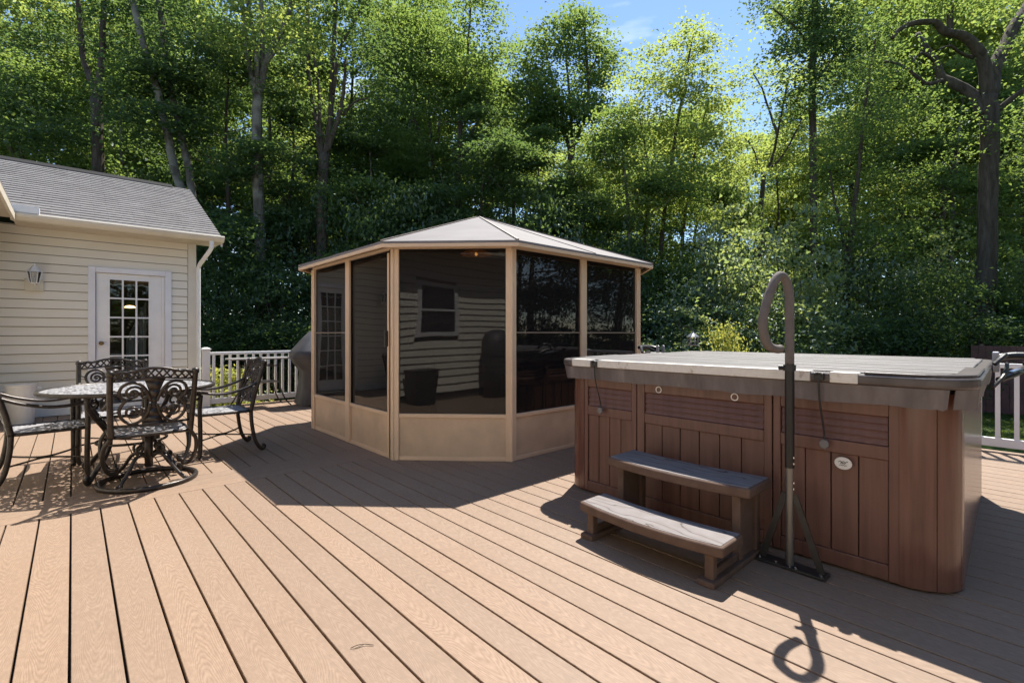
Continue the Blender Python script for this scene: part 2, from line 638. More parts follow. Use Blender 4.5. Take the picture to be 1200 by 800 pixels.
def glass_mat(name, tint=(0.9, 0.93, 0.92)):
    k = NM(name)
    tr = k.n('ShaderNodeBsdfTransparent'); tr.inputs['Color'].default_value = tint + (1,)
    gl = k.n('ShaderNodeBsdfGlossy'); gl.inputs['Roughness'].default_value = 0.01
    fr = k.n('ShaderNodeFresnel'); fr.inputs['IOR'].default_value = 1.5
    m = k.n('ShaderNodeMixShader')
    k.l(k.math('MULTIPLY', fr.outputs[0], 1.2), m.inputs[0])
    k.l(tr.outputs[0], m.inputs[1]); k.l(gl.outputs[0], m.inputs[2])
    k.l(m.outputs[0], k.out.inputs['Surface'])
    return k.m


def emit(name, c, s):
    k = NM(name)
    k.p.inputs['Emission Color'].default_value = c + (1,)
    k.p.inputs['Emission Strength'].default_value = s
    return k.m


M['siding'] = siding_mat()
M['shingle'] = shingle_mat()
M['gz_roof'] = gazebo_roof_mat()
M['screen'] = screen_mat()
M['tub'] = tub_mat()
M['tub_gloss'] = tub_mat('brown_glossy_cabinet', 0.22)
M['skirt'] = skirt_mat()
M['cover'] = cover_mat()
M['cover_edge'] = plain('brown_cover_edge', (0.085, 0.068, 0.062), 0.38, var=0.25, scale=8)
M['cream_strip'] = rusty_white()
M['tread'] = step_mat(True)
M['step'] = step_mat(False)
M['cast'] = cast_mat()
M['lattice'] = lattice_mat('pierced_cast_aluminium')
M['glass'] = glass_mat('window_glass')
M['clear'] = glass_mat('clear_glass', (0.95, 0.96, 0.96))
M['bulb'] = emit('warm_bulb', (1.0, 0.5, 0.15), 7.0)
M['bulb2'] = emit('warm_bulb_indoor', (1.0, 0.55, 0.2), 5.0)
M['bark'] = bark_mat('dark_bark', (0.045, 0.035, 0.028), (0.13, 0.108, 0.088))
M['bark_grey'] = bark_mat('grey_lichen_bark', (0.06, 0.052, 0.042), (0.17, 0.148, 0.12), 0.6)
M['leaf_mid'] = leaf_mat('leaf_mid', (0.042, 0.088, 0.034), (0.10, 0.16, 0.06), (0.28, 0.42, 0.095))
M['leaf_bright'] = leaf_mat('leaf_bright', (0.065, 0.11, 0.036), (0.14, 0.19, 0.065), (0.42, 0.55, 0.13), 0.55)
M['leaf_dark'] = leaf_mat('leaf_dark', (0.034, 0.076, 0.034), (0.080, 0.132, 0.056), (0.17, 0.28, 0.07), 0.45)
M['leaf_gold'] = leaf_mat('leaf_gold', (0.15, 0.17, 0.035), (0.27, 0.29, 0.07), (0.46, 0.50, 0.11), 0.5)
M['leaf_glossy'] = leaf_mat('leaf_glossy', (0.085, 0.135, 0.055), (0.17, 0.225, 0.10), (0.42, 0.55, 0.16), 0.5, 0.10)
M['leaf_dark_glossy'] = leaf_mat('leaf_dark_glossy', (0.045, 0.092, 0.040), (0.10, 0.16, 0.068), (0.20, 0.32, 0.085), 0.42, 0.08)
M['grill_cover'] = plain('charcoal_grill_cover', (0.06, 0.057, 0.06), 0.55, var=0.2, bump=0.3, bscale=20)


def grass_mat():
    k = NM('lawn')
    v = k.pos()
    n1 = k.noise(v, 0.35, 4); n2 = k.noise(v, 40, 3)
    c = k.ramp(n1, [(0.35, (0.05, 0.085, 0.02)), (0.65, (0.085, 0.14, 0.03))])
    c = k.mix(k.math('MULTIPLY', n2, 0.5), c, (0.045, 0.075, 0.018))
    k.col(c).set(0.9, 0, 0.1)
    k.bump(n2, 0.8, 0.03)
    return k.m


def floor_mat():
    k = NM('leaf_litter')
    v = k.pos()
    n1 = k.noise(v, 0.5, 4); n2 = k.noise(v, 12, 4)
    c = k.ramp(n2, [(0.3, (0.03, 0.022, 0.014)), (0.7, (0.075, 0.055, 0.032))])
    c = k.mix(k.ramp(n1, [(0.4, 0.0), (0.7, 0.7)]), c, (0.03, 0.05, 0.016))
    k.col(c).set(0.95, 0, 0.1)
    return k.m


M['grass'] = grass_mat()
M['litter'] = floor_mat()
M['blade'] = leaf_mat('grass_blades', (0.05, 0.09, 0.018), (0.10, 0.16, 0.03), (0.18, 0.27, 0.04))
M['fence'] = plain('red_brown_fence', (0.15, 0.07, 0.06), 0.8, var=0.25, scale=3)

# ------------------------------------------------------------------ ground
GZ = -0.9
MB().add([(-140, -140, GZ), (140, -140, GZ), (140, 140, GZ), (-140, 140, GZ)], [(0, 1, 2, 3)]).build('ground', M['litter'], kind='structure')
lawn_pts = [wp(px, d, GZ + 0.004) for px, d in ((-900, 5), (-500, 14), (0, 18), (300, 19), (620, 17), (800, 13.5), (1000, 13.0), (1100, 14), (1500, 19), (2300, 12), (2300, 2))]
lawn_pts += [Vector((0, -30, GZ + 0.004)), Vector((-40, -20, GZ + 0.004))]
MB().add(lawn_pts, [tuple(range(len(lawn_pts)))]).build('lawn', M['grass'], kind='structure')

# ------------------------------------------------------------------ deck
X0, P, G = -0.155, 0.1467, 0.0088
DECK_X1, DECK_Y0, DECK_Y1 = 6.95, -4.0, 9.02
b1 = MB()
k = -16
rb = random.Random(5)
while True:
    xa = X0 + P * k; xb = xa + P - G
    k += 1
    if xb > DECK_X1: break
    xa += G / 2; xb += G / 2
    dz = rb.uniform(-0.0006, 0.0006)
    b1.box(xa, xb, DECK_Y0, 4.279, -0.025, dz)
    y1 = 9.5 if xa < 1.45 else DECK_Y1
    b1.box(xa, xb, 4.718, y1, -0.025, dz)
deck = b1.build('deck', M['deck'], bevel=0.0016, seg=1, kind='structure')
b2 = MB()
for j in range(3):
    b2.box(-2.5, DECK_X1, 4.284 + 0.1435 * j + 0.001, 4.284 + 0.1435 * (j + 1) - 0.001, -0.025, 0)
b2.build('deck_border', M['deck_border'], bevel=0.002, seg=1, kind='structure')
b3 = MB()
b3.box(-2.5, DECK_X1 - 0.02, DECK_Y0, DECK_Y1 - 0.02, -0.20, -0.03)
b3.box(-2.5, 1.45, DECK_Y1 - 0.018, 9.48, -0.20, -0.03)
b3.box(-2.5, DECK_X1 - 0.1, DECK_Y0, DECK_Y1 - 0.1, -0.89, -0.202)
b3.build('deck_framing', M['dark'], kind='structure')

# ------------------------------------------------------------------ house
HWY, WINGX = 9.5, -0.95
house = thing('house', 'cream vinyl sided house with grey shingle roof and white glazed door', 'house', (-1.0, 9.5, 0))
core = MB()
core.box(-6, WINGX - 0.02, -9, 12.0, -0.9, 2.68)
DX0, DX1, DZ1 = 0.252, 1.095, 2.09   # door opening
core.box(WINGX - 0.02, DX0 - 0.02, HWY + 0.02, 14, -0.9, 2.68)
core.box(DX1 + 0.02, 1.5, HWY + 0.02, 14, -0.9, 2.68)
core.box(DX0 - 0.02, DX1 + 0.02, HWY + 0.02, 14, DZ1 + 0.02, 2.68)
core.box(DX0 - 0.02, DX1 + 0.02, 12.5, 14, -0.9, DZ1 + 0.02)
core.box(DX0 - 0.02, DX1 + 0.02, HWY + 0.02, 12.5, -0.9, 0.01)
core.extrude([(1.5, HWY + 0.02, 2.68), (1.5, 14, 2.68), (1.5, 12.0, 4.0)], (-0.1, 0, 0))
core.build('wall', plain('inner_wall', (0.10, 0.085, 0.07), 0.8), house)  # dark tone puts shadow lines into the gaps between siding courses


def siding(mb, p0, d, length, z0, z1, nrm, holes, course=0.127):
    p0 = Vector(p0); d = Vector(d); nrm = Vector(nrm)
    z = z0
    while z < z1 - 0.005:
        zt = min(z + course, z1)
        cuts = [(0, length)]
        for (h0, h1, hz0, hz1) in holes:
            if zt > hz0 + 0.01 and z < hz1 - 0.01:
                new = []
                for a, b in cuts:
                    if h1 <= a or h0 >= b: new.append((a, b)); continue
                    if h0 > a: new.append((a, h0))
                    if h1 < b: new.append((h1, b))
                cuts = new
        for a, b in cuts:
            A = p0 + d * a; B = p0 + d * b
            zz = Vector((0, 0, z)); zq = Vector((0, 0, zt - (0.008 if zt < z1 - 0.001 else 0)))
            mb.hexa([A + zz, B + zz, B + zz + nrm * 0.024, A + zz + nrm * 0.024, A + zq, B + zq, B + zq + nrm * 0.005, A + zq + nrm * 0.005])
        z = zt


sd = MB()
siding(sd, (WINGX, HWY, 0), (1, 0, 0), 1.40 - WINGX, 0.13, 2.68, (0, -1, 0), [(0.168 - WINGX, 1.18 - WINGX, 0.0, 2.166)])
siding(sd, (WINGX, 9.48, 0), (0, -1, 0), 17, 0.13, 2.68, (1, 0, 0), [(9.48 - 1.98, 9.48 - 1.12, 1.09, 2.10)])
siding(sd, (1.5, HWY + 0.1, 0), (0, 1, 0), 4.3, -0.6, 2.68, (1, 0, 0), [])
sd.build('siding', M['siding'], house)
bs = MB()
bs.box(WINGX + 0.03, 0.166, HWY - 0.035, HWY + 0.015, 0.005, 0.125)
bs.build('base_board', M['white_vinyl'], house, bevel=0.004)
bs = MB()
bs.box(1.182, 1.404, HWY - 0.035, HWY + 0.015, 0.005, 0.125)
bs.build('base_board', M['white_vinyl'], house, bevel=0.004)
ct = MB()
ct.box(1.405, 1.52, HWY - 0.032, HWY + 0.018, -0.3, 2.66)
ct.box(1.502, 1.522, HWY + 0.0185, HWY + 0.1, -0.3, 2.66)
ct.build('corner_trim', plain('cream_trim', (0.66, 0.62, 0.53), 0.4, var=0.04), house, bevel=0.004)
sl = (4.17 - 2.76) / (12.0 - 9.1)
rf = MB()
# main roof: course by course so that the shingle butts catch the light
nc = 25
for side in (0, 1):
    for i in range(nc):
        ya = 9.07 + (12.0 - 9.07) * i / nc; yb = 9.07 + (12.0 - 9.07) * (i + 1.15) / nc
        yb = min(yb, 12.0)
        za = 2.745 + sl * (ya - 9.07); zb = 2.745 + sl * (yb - 9.07)
        th = 0.016
        xa, xb = -6.0, 1.81
        if side:
            ya, yb = 24.0 - ya, 24.0 - yb
        rf.hexa([(xa, ya, za - 0.02), (xb, ya, za - 0.02), (xb, yb, zb - 0.03), (xa, yb, zb - 0.03),
                 (xa, ya, za + th), (xb, ya, za + th), (xb, yb, zb), (xa, yb, zb)])
rf.build('roof', M['shingle'], house)
rc = MB()
for i in range(9):
    xa = -3.0 + i * 0.5
    if xa > 1.0: break
    zr = 2.745 + sl * 2.93
    rc.hexa([(xa, 11.88, zr - 0.035), (xa + 0.5, 11.88, zr - 0.035), (xa + 0.5, 12.12, zr - 0.035), (xa, 12.12, zr - 0.035),
             (xa, 11.96, zr + 0.035), (xa + 0.5, 11.96, zr + 0.035), (xa + 0.5, 12.04, zr + 0.035), (xa, 12.04, zr + 0.035)])
rc.build('ridge_vent', plain('dark_ridge_vent', (0.012, 0.011, 0.011), 0.9), house)
gu = MB()
prof = [(9.075, 2.752), (8.985, 2.752), (8.975, 2.735), (8.985, 2.70), (9.02, 2.66), (9.075, 2.65)]
gu.extrude([(WINGX + 0.35, y, z) for y, z in prof], (1.835 - (WINGX + 0.35), 0, 0))
gmat = plain('cream_gutter', (0.66, 0.59, 0.47), 0.4, var=0.08, scale=3)
gu.build('gutter', gmat, house, bevel=0.004)
fl = MB(); fl.box(-0.595, -0.325, 8.982, 9.09, 2.756, 2.845)
fl.build('flashing', M['white_vinyl'], house, bevel=0.003)
so = MB()
so.box(WINGX + 0.38, 1.80, 9.08, HWY - 0.001, 2.645, 2.665)
so.box(WINGX + 0.02, -0.58, -9, 9.06, 2.682, 2.70)
so.build('soffit', plain('soffit_tan', (0.55, 0.47, 0.36), 0.6, var=0.1, scale=5), house)
rk = MB()
rk.hexa([(1.795, 9.07, 2.60), (1.822, 9.07, 2.60), (1.822, 12.0, 2.60 + sl * 2.93), (1.795, 12.0, 2.60 + sl * 2.93),
         (1.795, 9.07, 2.72), (1.822, 9.07, 2.72), (1.822, 12.0, 2.72 + sl * 2.93), (1.795, 12.0, 2.72 + sl * 2.93)])
rk.build('rake_board', gmat, house)
wr = MB()
wr.hexa([(-0.56, -9, 2.735), (-0.56, 9.06, 2.735), (-4.6, 9.06, 4.6), (-4.6, -9, 4.6), (-0.56, -9, 2.775), (-0.56, 9.06, 2.775), (-4.6, 9.06, 4.64), (-4.6, -9, 4.64)])
wr.build('wing_roof', M['shingle'], house)
wf = MB(); wf.box(-0.582, -0.552, -9, 9.05, 2.64, 2.734)
wf.build('fascia', gmat, house, bevel=0.004)
ds = MB()
ds.tube([(1.66, 9.03, 2.66), (1.66, 9.03, 2.56), (1.64, 9.10, 2.50), (1.56, 9.38, 2.32), (1.545, 9.44, 2.26), (1.545, 9.44, 0.12)], 0.036, 8, flat=0.75)
ds.build('downspout', M['white_vinyl'], house, smooth=False, bevel=0.0)
# door
dr = MB()
fz = HWY - 0.045
for x0, x1, z0, z1 in ((0.168, 0.252, 0.0, 2.166), (1.095, 1.18, 0.0, 2.166), (0.2525, 1.0945, 2.085, 2.164)):
    dr.box(x0, x1, fz, HWY + 0.05, z0, z1)
dfr = dr.build('door_frame', plain('door_trim_lilac_white', (0.76, 0.76, 0.80), 0.4, var=0.04), house, bevel=0.006)
th_ = MB(); th_.box(0.17, 1.18, HWY - 0.1, HWY + 0.06, 0.003, 0.05); th_.build('threshold', M['steel'], dfr, bevel=0.004)
dd = MB()
A0, A1, GA0, GA1 = 0.26, 1.05, 0.405, 0.90      # slab and glass in x
ZB, ZG0, ZG1, ZT = 0.055, 0.25, 2.00, 2.08
yd0, yd1 = HWY + 0.0, HWY + 0.045
dd.box(A0, GA0, yd0, yd1, ZB, ZT); dd.box(GA1, A1, yd0, yd1, ZB, ZT)
dd.box(GA0 + 0.0005, GA1 - 0.0005, yd0 + 0.001, yd1, ZG1, ZT); dd.box(GA0 + 0.0005, GA1 - 0.0005, yd0 + 0.001, yd1, ZB, ZG0)
door = dd.build('door', M['white_paint'], house, bevel=0.003)
mu = MB()
for i in range(4):
    x = GA0 + (GA1 - GA0) * i / 3
    mu.box(x - 0.011, x + 0.011, yd0 - 0.008, yd0 + 0.02, ZG0, ZG1)
rows = 6
for i in range(rows + 1):
    z = ZG0 + (ZG1 - ZG0) * i / rows
    mu.box(GA0, GA1, yd0 - 0.006, yd0 + 0.018, z - 0.011, z + 0.011)
mu.build('muntin', M['white_paint'], door)
pn = MB(); pn.box(GA0, GA1, yd0 + 0.024, yd0 + 0.03, ZG0, ZG1); pn.build('pane', M['glass'], door)
hd = MB()
hd.lathe([(0.03, 0.0), (0.03, 0.008), (0.012, 0.012), (0.012, 0.035), (0.028, 0.045), (0.03, 0.06), (0.02, 0.072), (0.0, 0.075)], (0, 0, 0), 16)
hd.v = [(0.318 + x, yd0 - z, 1.03 + y) for x, y, z in hd.v]
hd.build('handle', M['brass'], door, smooth=True)
sc_ = MB(); sc_.box(1.05, 1.093, yd0 - 0.01, yd0 + 0.03, 0.055, 2.08); sc_.build('jamb', M['white_paint'], dfr, bevel=0.004)
# window of the wing, seen mirrored in the gazebo vinyl
wn = MB()
for y0, y1, z0, z1 in ((1.12, 1.2, 1.09, 2.10), (1.9, 1.98, 1.09, 2.10), (1.2, 1.9, 1.09, 1.16), (1.2, 1.9, 2.03, 2.10), (1.2, 1.9, 1.57, 1.61)):
    wn.box(WINGX + 0.0, WINGX + 0.045, y0, y1, z0, z1)
wnd = wn.build('window', M['white_paint'], house, bevel=0.003)
wp_ = MB(); wp_.box(WINGX - 0.01, WINGX + 0.012, 1.2, 1.9, 1.16, 2.03); wp_.build('pane', plain('dark_pane', (0.02, 0.022, 0.025), 0.05), wnd)
# room behind the door: curtain, valance, lamp
cu = MB()
for i in range(24):
    x0 = 0.70 + i * 0.012; x1 = x0 + 0.012
    y0 = 10.9 + 0.03 * math.sin(i * 1.3); y1 = 10.9 + 0.03 * math.sin((i + 1) * 1.3)
    t0 = 1.75 - 0.03 * (23 - i); t1 = 1.75 - 0.03 * (22 - i)
    cu.hexa([(x0, y0, 0.05), (x1, y1, 0.05), (x1, y1 + 0.004, 0.05), (x0, y0 + 0.004, 0.05), (x0, y0, t0), (x1, y1, t1), (x1, y1 + 0.004, t1), (x0, y0 + 0.004, t0)])
cu.build('curtain', plain('white_curtain', (0.75, 0.74, 0.72), 0.8), house)
vl = MB()
vl.tube([(0.37 + 0.03 * i, 9.62, 1.925 + 0.012 * math.sin(i * 1.4)) for i in range(20)], 0.012, 6)
vl.build('valance', plain('lace_valance', (0.75, 0.74, 0.70), 0.8), house)
lm = MB(); lm.lathe([(0.0, 0.03), (0.06, 0.02), (0.085, -0.01), (0.0, -0.02)], (0.78, 11.3, 1.66), 16)
lm.build('ceiling_lamp', M['bulb2'], house, smooth=True)

# wall lantern
wl = thing('wall_lantern', 'small white carriage lantern on the cream siding left of the door', 'wall lamp', (-0.389, 9.47, 1.9))
q = MB(); q.box(-0.49, -0.30, 9.435, 9.485, 1.765, 1.93); q.build('mount_block', plain('cream_block', (0.62, 0.58, 0.48), 0.5), wl, bevel=0.006)
q = MB()
q.tube([(-0.389, 9.44, 1.85), (-0.389, 9.36, 1.84), (-0.389, 9.33, 1.87)], 0.012, 8)
q.lathe([(0.05, 0.0), (0.055, 0.012), (0.02, 0.014)], (-0.389, 9.33, 1.86), 6)
q.lathe([(0.085, 0.0), (0.06, 0.03), (0.035, 0.065), (0.018, 0.075), (0.012, 0.10), (0.0, 0.12)], (-0.389, 9.33, 2.02), 6)
for i in range(6):
    a = math.pi / 3 * i
    q.tube([(-0.389 + 0.05 * math.cos(a), 9.33 + 0.05 * math.sin(a), 1.872), (-0.389 + 0.078 * math.cos(a), 9.33 + 0.078 * math.sin(a), 2.022)], 0.005, 5)
q.build('frame', M['white_paint'], wl)
q = MB(); q.lathe([(0.042, 0.0), (0.068, 0.145)], (-0.389, 9.33, 1.874), 6); q.build('glass', M['clear'], wl)
q = MB(); q.lathe([(0.012, 0.0), (0.013, 0.07), (0.0, 0.09)], (-0.389, 9.33, 1.874), 8); q.build('bulb', M['white_paint'], wl)

# ------------------------------------------------------------------ railings
def rail_run(root, a, b, n_bal, z0=0.05):
    a = Vector(a); b = Vector(b); d = (b - a)
    m = MB(); m.beam(a + Vector((0, 0, 0.855)), b + Vector((0, 0, 0.855)), 0.07, 0.045); m.build('top_rail', M['white_vinyl'], root, bevel=0.006)
    m = MB(); m.beam(a + Vector((0, 0, z0 + 0.045)), b + Vector((0, 0, z0 + 0.045)), 0.045, 0.085); m.build('bottom_rail', M['white_vinyl'], root, bevel=0.005)
    for i in range(n_bal):
        p = a + d * ((i + 0.5) / n_bal)
        m = MB(); m.box(p.x - 0.018, p.x + 0.018, p.y - 0.018, p.y + 0.018, z0 + 0.0875, 0.8325)
        m.build('baluster', M['white_vinyl'], root)


def rail_post(root, x, y, hh=0.0):
    m = MB(); m.box(x - 0.052, x + 0.052, y - 0.052, y + 0.052, 0.002, 0.915 - hh); o = m.build('post', M['white_vinyl'], root, bevel=0.005)
    m = MB(); m.box(x - 0.065, x + 0.065, y - 0.065, y + 0.065, 0.9155 - hh, 0.935 - hh)
    m.hexa([(x - 0.06, y - 0.06, 0.935 - hh), (x + 0.06, y - 0.06, 0.935 - hh), (x + 0.06, y + 0.06, 0.935 - hh), (x - 0.06, y + 0.06, 0.935 - hh),
            (x - 0.02, y - 0.02, 0.955 - hh), (x + 0.02, y - 0.02, 0.955 - hh), (x + 0.02, y + 0.02, 0.955 - hh), (x - 0.02, y + 0.02, 0.955 - hh)])
    m.build('post_cap', M['white_vinyl'], o)


RY, RX = 8.95, 6.8
br = thing('deck_railing', 'white railing running along the back edge of the deck from the house corner', 'railing', (1.53, RY, 0))
for x in (1.565, 3.4, 5.1): rail_post(br, x, RY)
for xa, xb, nb in ((1.617, 3.348, 15), (3.452, 5.048, 14), (5.152, 6.748, 14)): rail_run(br, (xa, RY, 0), (xb, RY, 0), nb)
rr = thing('deck_railing', 'white railing along the right side of the deck beyond the hot tub', 'railing', (RX, RY, 0))
for y in (RY, 6.3, 3.7, 1.1, -1.5, -3.9): rail_post(rr, RX, y, 0.06)
for ya, yb, nb in ((8.898, 6.352, 20), (6.248, 3.752, 19), (3.648, 1.152, 19), (1.048, -1.448, 19)): rail_run(rr, (RX, ya, 0), (RX, yb, 0), nb)
rail_run(rr, (RX, -1.552, 0), (RX, -3.848, 0), 18)

# ------------------------------------------------------------------ gazebo
gz = thing('screened_gazebo', 'tan screened gazebo with dark panels and pale hipped roof standing on the deck', 'gazebo', (3.98, 5.07, 0))
gx0, gx1, gy0, gy1, gc = 2.2, 5.83, 3.29, 6.88, 0.78
oct_ = [(gx0, gy0 + gc), (gx0 + gc, gy0), (gx1 - gc, gy0), (gx1, gy0 + gc), (gx1, gy1 - gc), (gx1 - gc, gy1), (gx0 + gc, gy1), (gx0, gy1 - gc)]
GC = Vector(((gx0 + gx1) / 2, (gy0 + gy1) / 2, 0))
GTOP = 1.955
ZK = 0.43


def seg_box(mb, a, b, s0, s1, t0, t1, z0, z1):
    """box on the wall line a->b, from s0 to s1 along it, t0..t1 across (out positive)"""
    a = Vector((a[0], a[1], 0)); b = Vector((b[0], b[1], 0))
    d = (b - a).normalized(); n = Vector((d.y, -d.x, 0))
    if n.dot((a + b) / 2 - GC) < 0: n = -n
    pts = [a + d * s0 + n * t0, a + d * s1 + n * t0, a + d * s1 + n * t1, a + d * s0 + n * t1]
    mb.hexa([p + Vector((0, 0, z0)) for p in pts] + [p + Vector((0, 0, z1)) for p in pts])


plain_bar = plain('brown_cross_bar', (0.26, 0.19, 0.14), 0.5)
for i in range(8):
    a = oct_[i]; b = oct_[(i + 1) % 8]
    Ls = math.hypot(b[0] - a[0], b[1] - a[1])
    two = Ls > 1.5
    pw = 0.055
    # corner post: two leaves meeting at the corner
    m = MB()
    seg_box(m, a, b, 0.0, pw, -0.045, 0.004, 0.0, GTOP)
    pa = oct_[i - 1]
    seg_box(m, pa, a, math.hypot(a[0] - pa[0], a[1] - pa[1]) - pw, math.hypot(a[0] - pa[0], a[1] - pa[1]) - 0.0005, -0.045, 0.0035, 0.0, GTOP)
    m.tube([(a[0], a[1], 0.0), (a[0], a[1], GTOP)], 0.014, 10)
    m.build('post', M['tan_alu'], gz, bevel=0.004)
    bays = [(pw, Ls - pw)]
    if two:
        mid = Ls / 2
        m = MB(); seg_box(m, a, b, mid - 0.045, mid + 0.045, -0.045, 0.002, 0.0, GTOP); m.build('post', M['tan_alu'], gz, bevel=0.004)
        bays = [(pw, mid - 0.045), (mid + 0.045, Ls - pw)]
    for bi, (s0, s1) in enumerate(bays):
        is_door = (i == 7 and bi == 1)     # leaf beside the near corner on the left side
        m = MB()
        seg_box(m, a, b, s0 + 0.0005, s1 - 0.0005, -0.04, -0.004, 0.0, 0.035)
        seg_box(m, a, b, s0 + 0.0005, s1 - 0.0005, -0.04, -0.002, ZK - 0.035, ZK)
        m.build('frame_rail', M['tan_alu'], gz, bevel=0.003)
        m = MB(); seg_box(m, a, b, s0 + 0.0005, s1 - 0.0005, -0.032, -0.014, 0.0355, ZK - 0.0355)
        m.build('kick_panel', M['tan_panel'], gz)
        m = MB()
        seg_box(m, a, b, s0, s1, -0.028, -0.022, ZK + 0.0005, GTOP)
        pane = m.build('screen_panel', M['screen'], gz)
        if i in (0,) or is_door:
            zb = None
        else:
            m = MB(); seg_box(m, a, b, s0 + 0.001, s1 - 0.001, -0.034, -0.012, 1.176, 1.188); m.build('cross_bar', plain_bar, pane)
        if is_door:
            m = MB()
            seg_box(m, a, b, s0 + 0.001, s0 + 0.03, -0.012, 0.012, 0.03, GTOP - 0.03)
            seg_box(m, a, b, s1 - 0.03, s1 - 0.001, -0.012, 0.014, 0.03, GTOP - 0.03)
            df = m.build('door_stile', M['tan_alu'], gz, bevel=0.003)
            m = MB(); seg_box(m, a, b, s1 - 0.028, s1 - 0.006, 0.014, 0.05, 1.05, 1.20)
            m.build('door_handle', M['dark_metal'], df, bevel=0.004)
            m = MB(); seg_box(m, a, b, s1 - 0.0005, s1 + 0.012, -0.01, 0.0065, 0.01, GTOP)
            m.build('door_gap_shade', M['rubber'], df)  # dark strip standing in for the shaded gap at the door edge


def off_oct(o):
    k_ = o * math.tan(math.radians(22.5))
    x0, x1, y0, y1 = gx0 - o, gx1 + o, gy0 - o, gy1 + o
    c = gc + (o - k_)
    c = gc + o * (1 - math.tan(math.radians(22.5)))
    return [(x0, y0 + c), (x0 + c, y0), (x1 - c, y0), (x1, y0 + c), (x1, y1 - c), (x1 - c, y1), (x0 + c, y1), (x0, y1 - c)]


eo = off_oct(0.15)
apex = Vector((GC.x, GC.y, 2.73))
m = MB()
n8 = len(eo)
for i in range(8):
    a = Vector((*eo[i], 2.0)); b = Vector((*eo[(i + 1) % 8], 2.0))
    segs = 2 if (a - b).length > 1.5 else 1
    for s in range(segs):
        p = a.lerp(b, s / segs); q2 = a.lerp(b, (s + 1) / segs)
        ta = apex + (p - apex) * 0.004; tb = apex + (q2 - apex) * 0.004
        inset = 0.004
        m.hexa([p - Vector((0, 0, 0.02)), q2 - Vector((0, 0, 0.02)), tb - Vector((0, 0, 0.02)), ta - Vector((0, 0, 0.02)), p, q2, tb, ta])
roof = m.build('roof', M['gz_roof'], gz)
m = MB()
for i in range(8):
    a = Vector((*eo[i], 2.0)); b = Vector((*eo[(i + 1) % 8], 2.0))
    m.beam(a.lerp(apex, 0.0) + Vector((0, 0, 0.004)), a.lerp(apex, 0.97) + Vector((0, 0, 0.004)), 0.022, 0.014)
    if (a - b).length > 1.5:
        c = (a + b) / 2
        m.beam(c + Vector((0, 0, 0.003)), c.lerp(apex, 0.97) + Vector((0, 0, 0.003)), 0.014, 0.009)
m.build('roof_seam', plain('roof_seam_brown', (0.20, 0.16, 0.13), 0.6), roof)
m = MB()
ein = off_oct(0.12)
for i in range(8):
    a = eo[i]; b = eo[(i + 1) % 8]; c = ein[(i + 1) % 8]; d = ein[i]
    m.hexa([(*a, 1.945), (*b, 1.945), (*c, 1.945), (*d, 1.945), (*a, 1.979), (*b, 1.979), (*c, 1.979), (*d, 1.979)])
m.build('fascia', M['tan_alu'], gz, bevel=0.003)
m = MB()
for i in range(8):
    a = oct_[i]; b = oct_[(i + 1) % 8]
    Ls = math.hypot(b[0] - a[0], b[1] - a[1])
    seg_box(m, a, b, 0.0, Ls, -0.05, 0.001, GTOP + 0.0005, 1.985)
m.build('header_beam', M['tan_alu'], gz)

# lamp hanging inside the gazebo
pl = thing('pendant_lamp', 'warm lit pendant lamp hanging inside the gazebo', 'lamp', (3.35, 4.75, 1.98))
lx, ly, lz = 2.72, 4.02, 1.87
lx, ly = wp(558, 4.9).x, wp(558, 4.9).y
pl.location = (lx, ly, 1.98)
q = MB(); q.lathe([(0.0, 0.06), (0.03, 0.055), (0.11, 0.03), (0.17, 0.0), (0.16, -0.004), (0.0, 0.035)], (lx, ly, 1.97), 20)
q.build('lamp_shade', emit('amber_glass_shade', (1.0, 0.32, 0.06), 0.35), pl, smooth=True)
q = MB(); q.lathe([(0.0, 0.02), (0.012, 0.012), (0.016, -0.004), (0.0, -0.02)], (lx, ly, 1.972), 12); q.build('bulb', M['bulb'], pl, smooth=True)
q = MB(); q.tube([(lx, ly, 2.04), (lx, ly, 2.06)], 0.006, 6); q.build('cord', M['rubber'], pl)

# furniture dimly seen inside
ft = thing('patio_table', 'round dark patio table standing inside the screened gazebo', 'table', (4.1, 4.6, 0))
q = MB(); q.lathe([(0.0, 0.715), (0.56, 0.715), (0.57, 0.725), (0.56, 0.735), (0.0, 0.735)], (4.1, 4.6, 0), 32); q.build('tabletop', plain('tan_table_top', (0.30, 0.2, 0.12), 0.5), ft)
for a in range(4):
    an = math.pi / 4 + a * math.pi / 2
    q = MB(); q.tube([(4.1 + 0.42 * math.cos(an), 4.6 + 0.42 * math.sin(an), 0.0), (4.1 + 0.4 * math.cos(an), 4.6 + 0.4 * math.sin(an), 0.714)], 0.022, 8); q.build('leg', M['dark_metal'], ft)


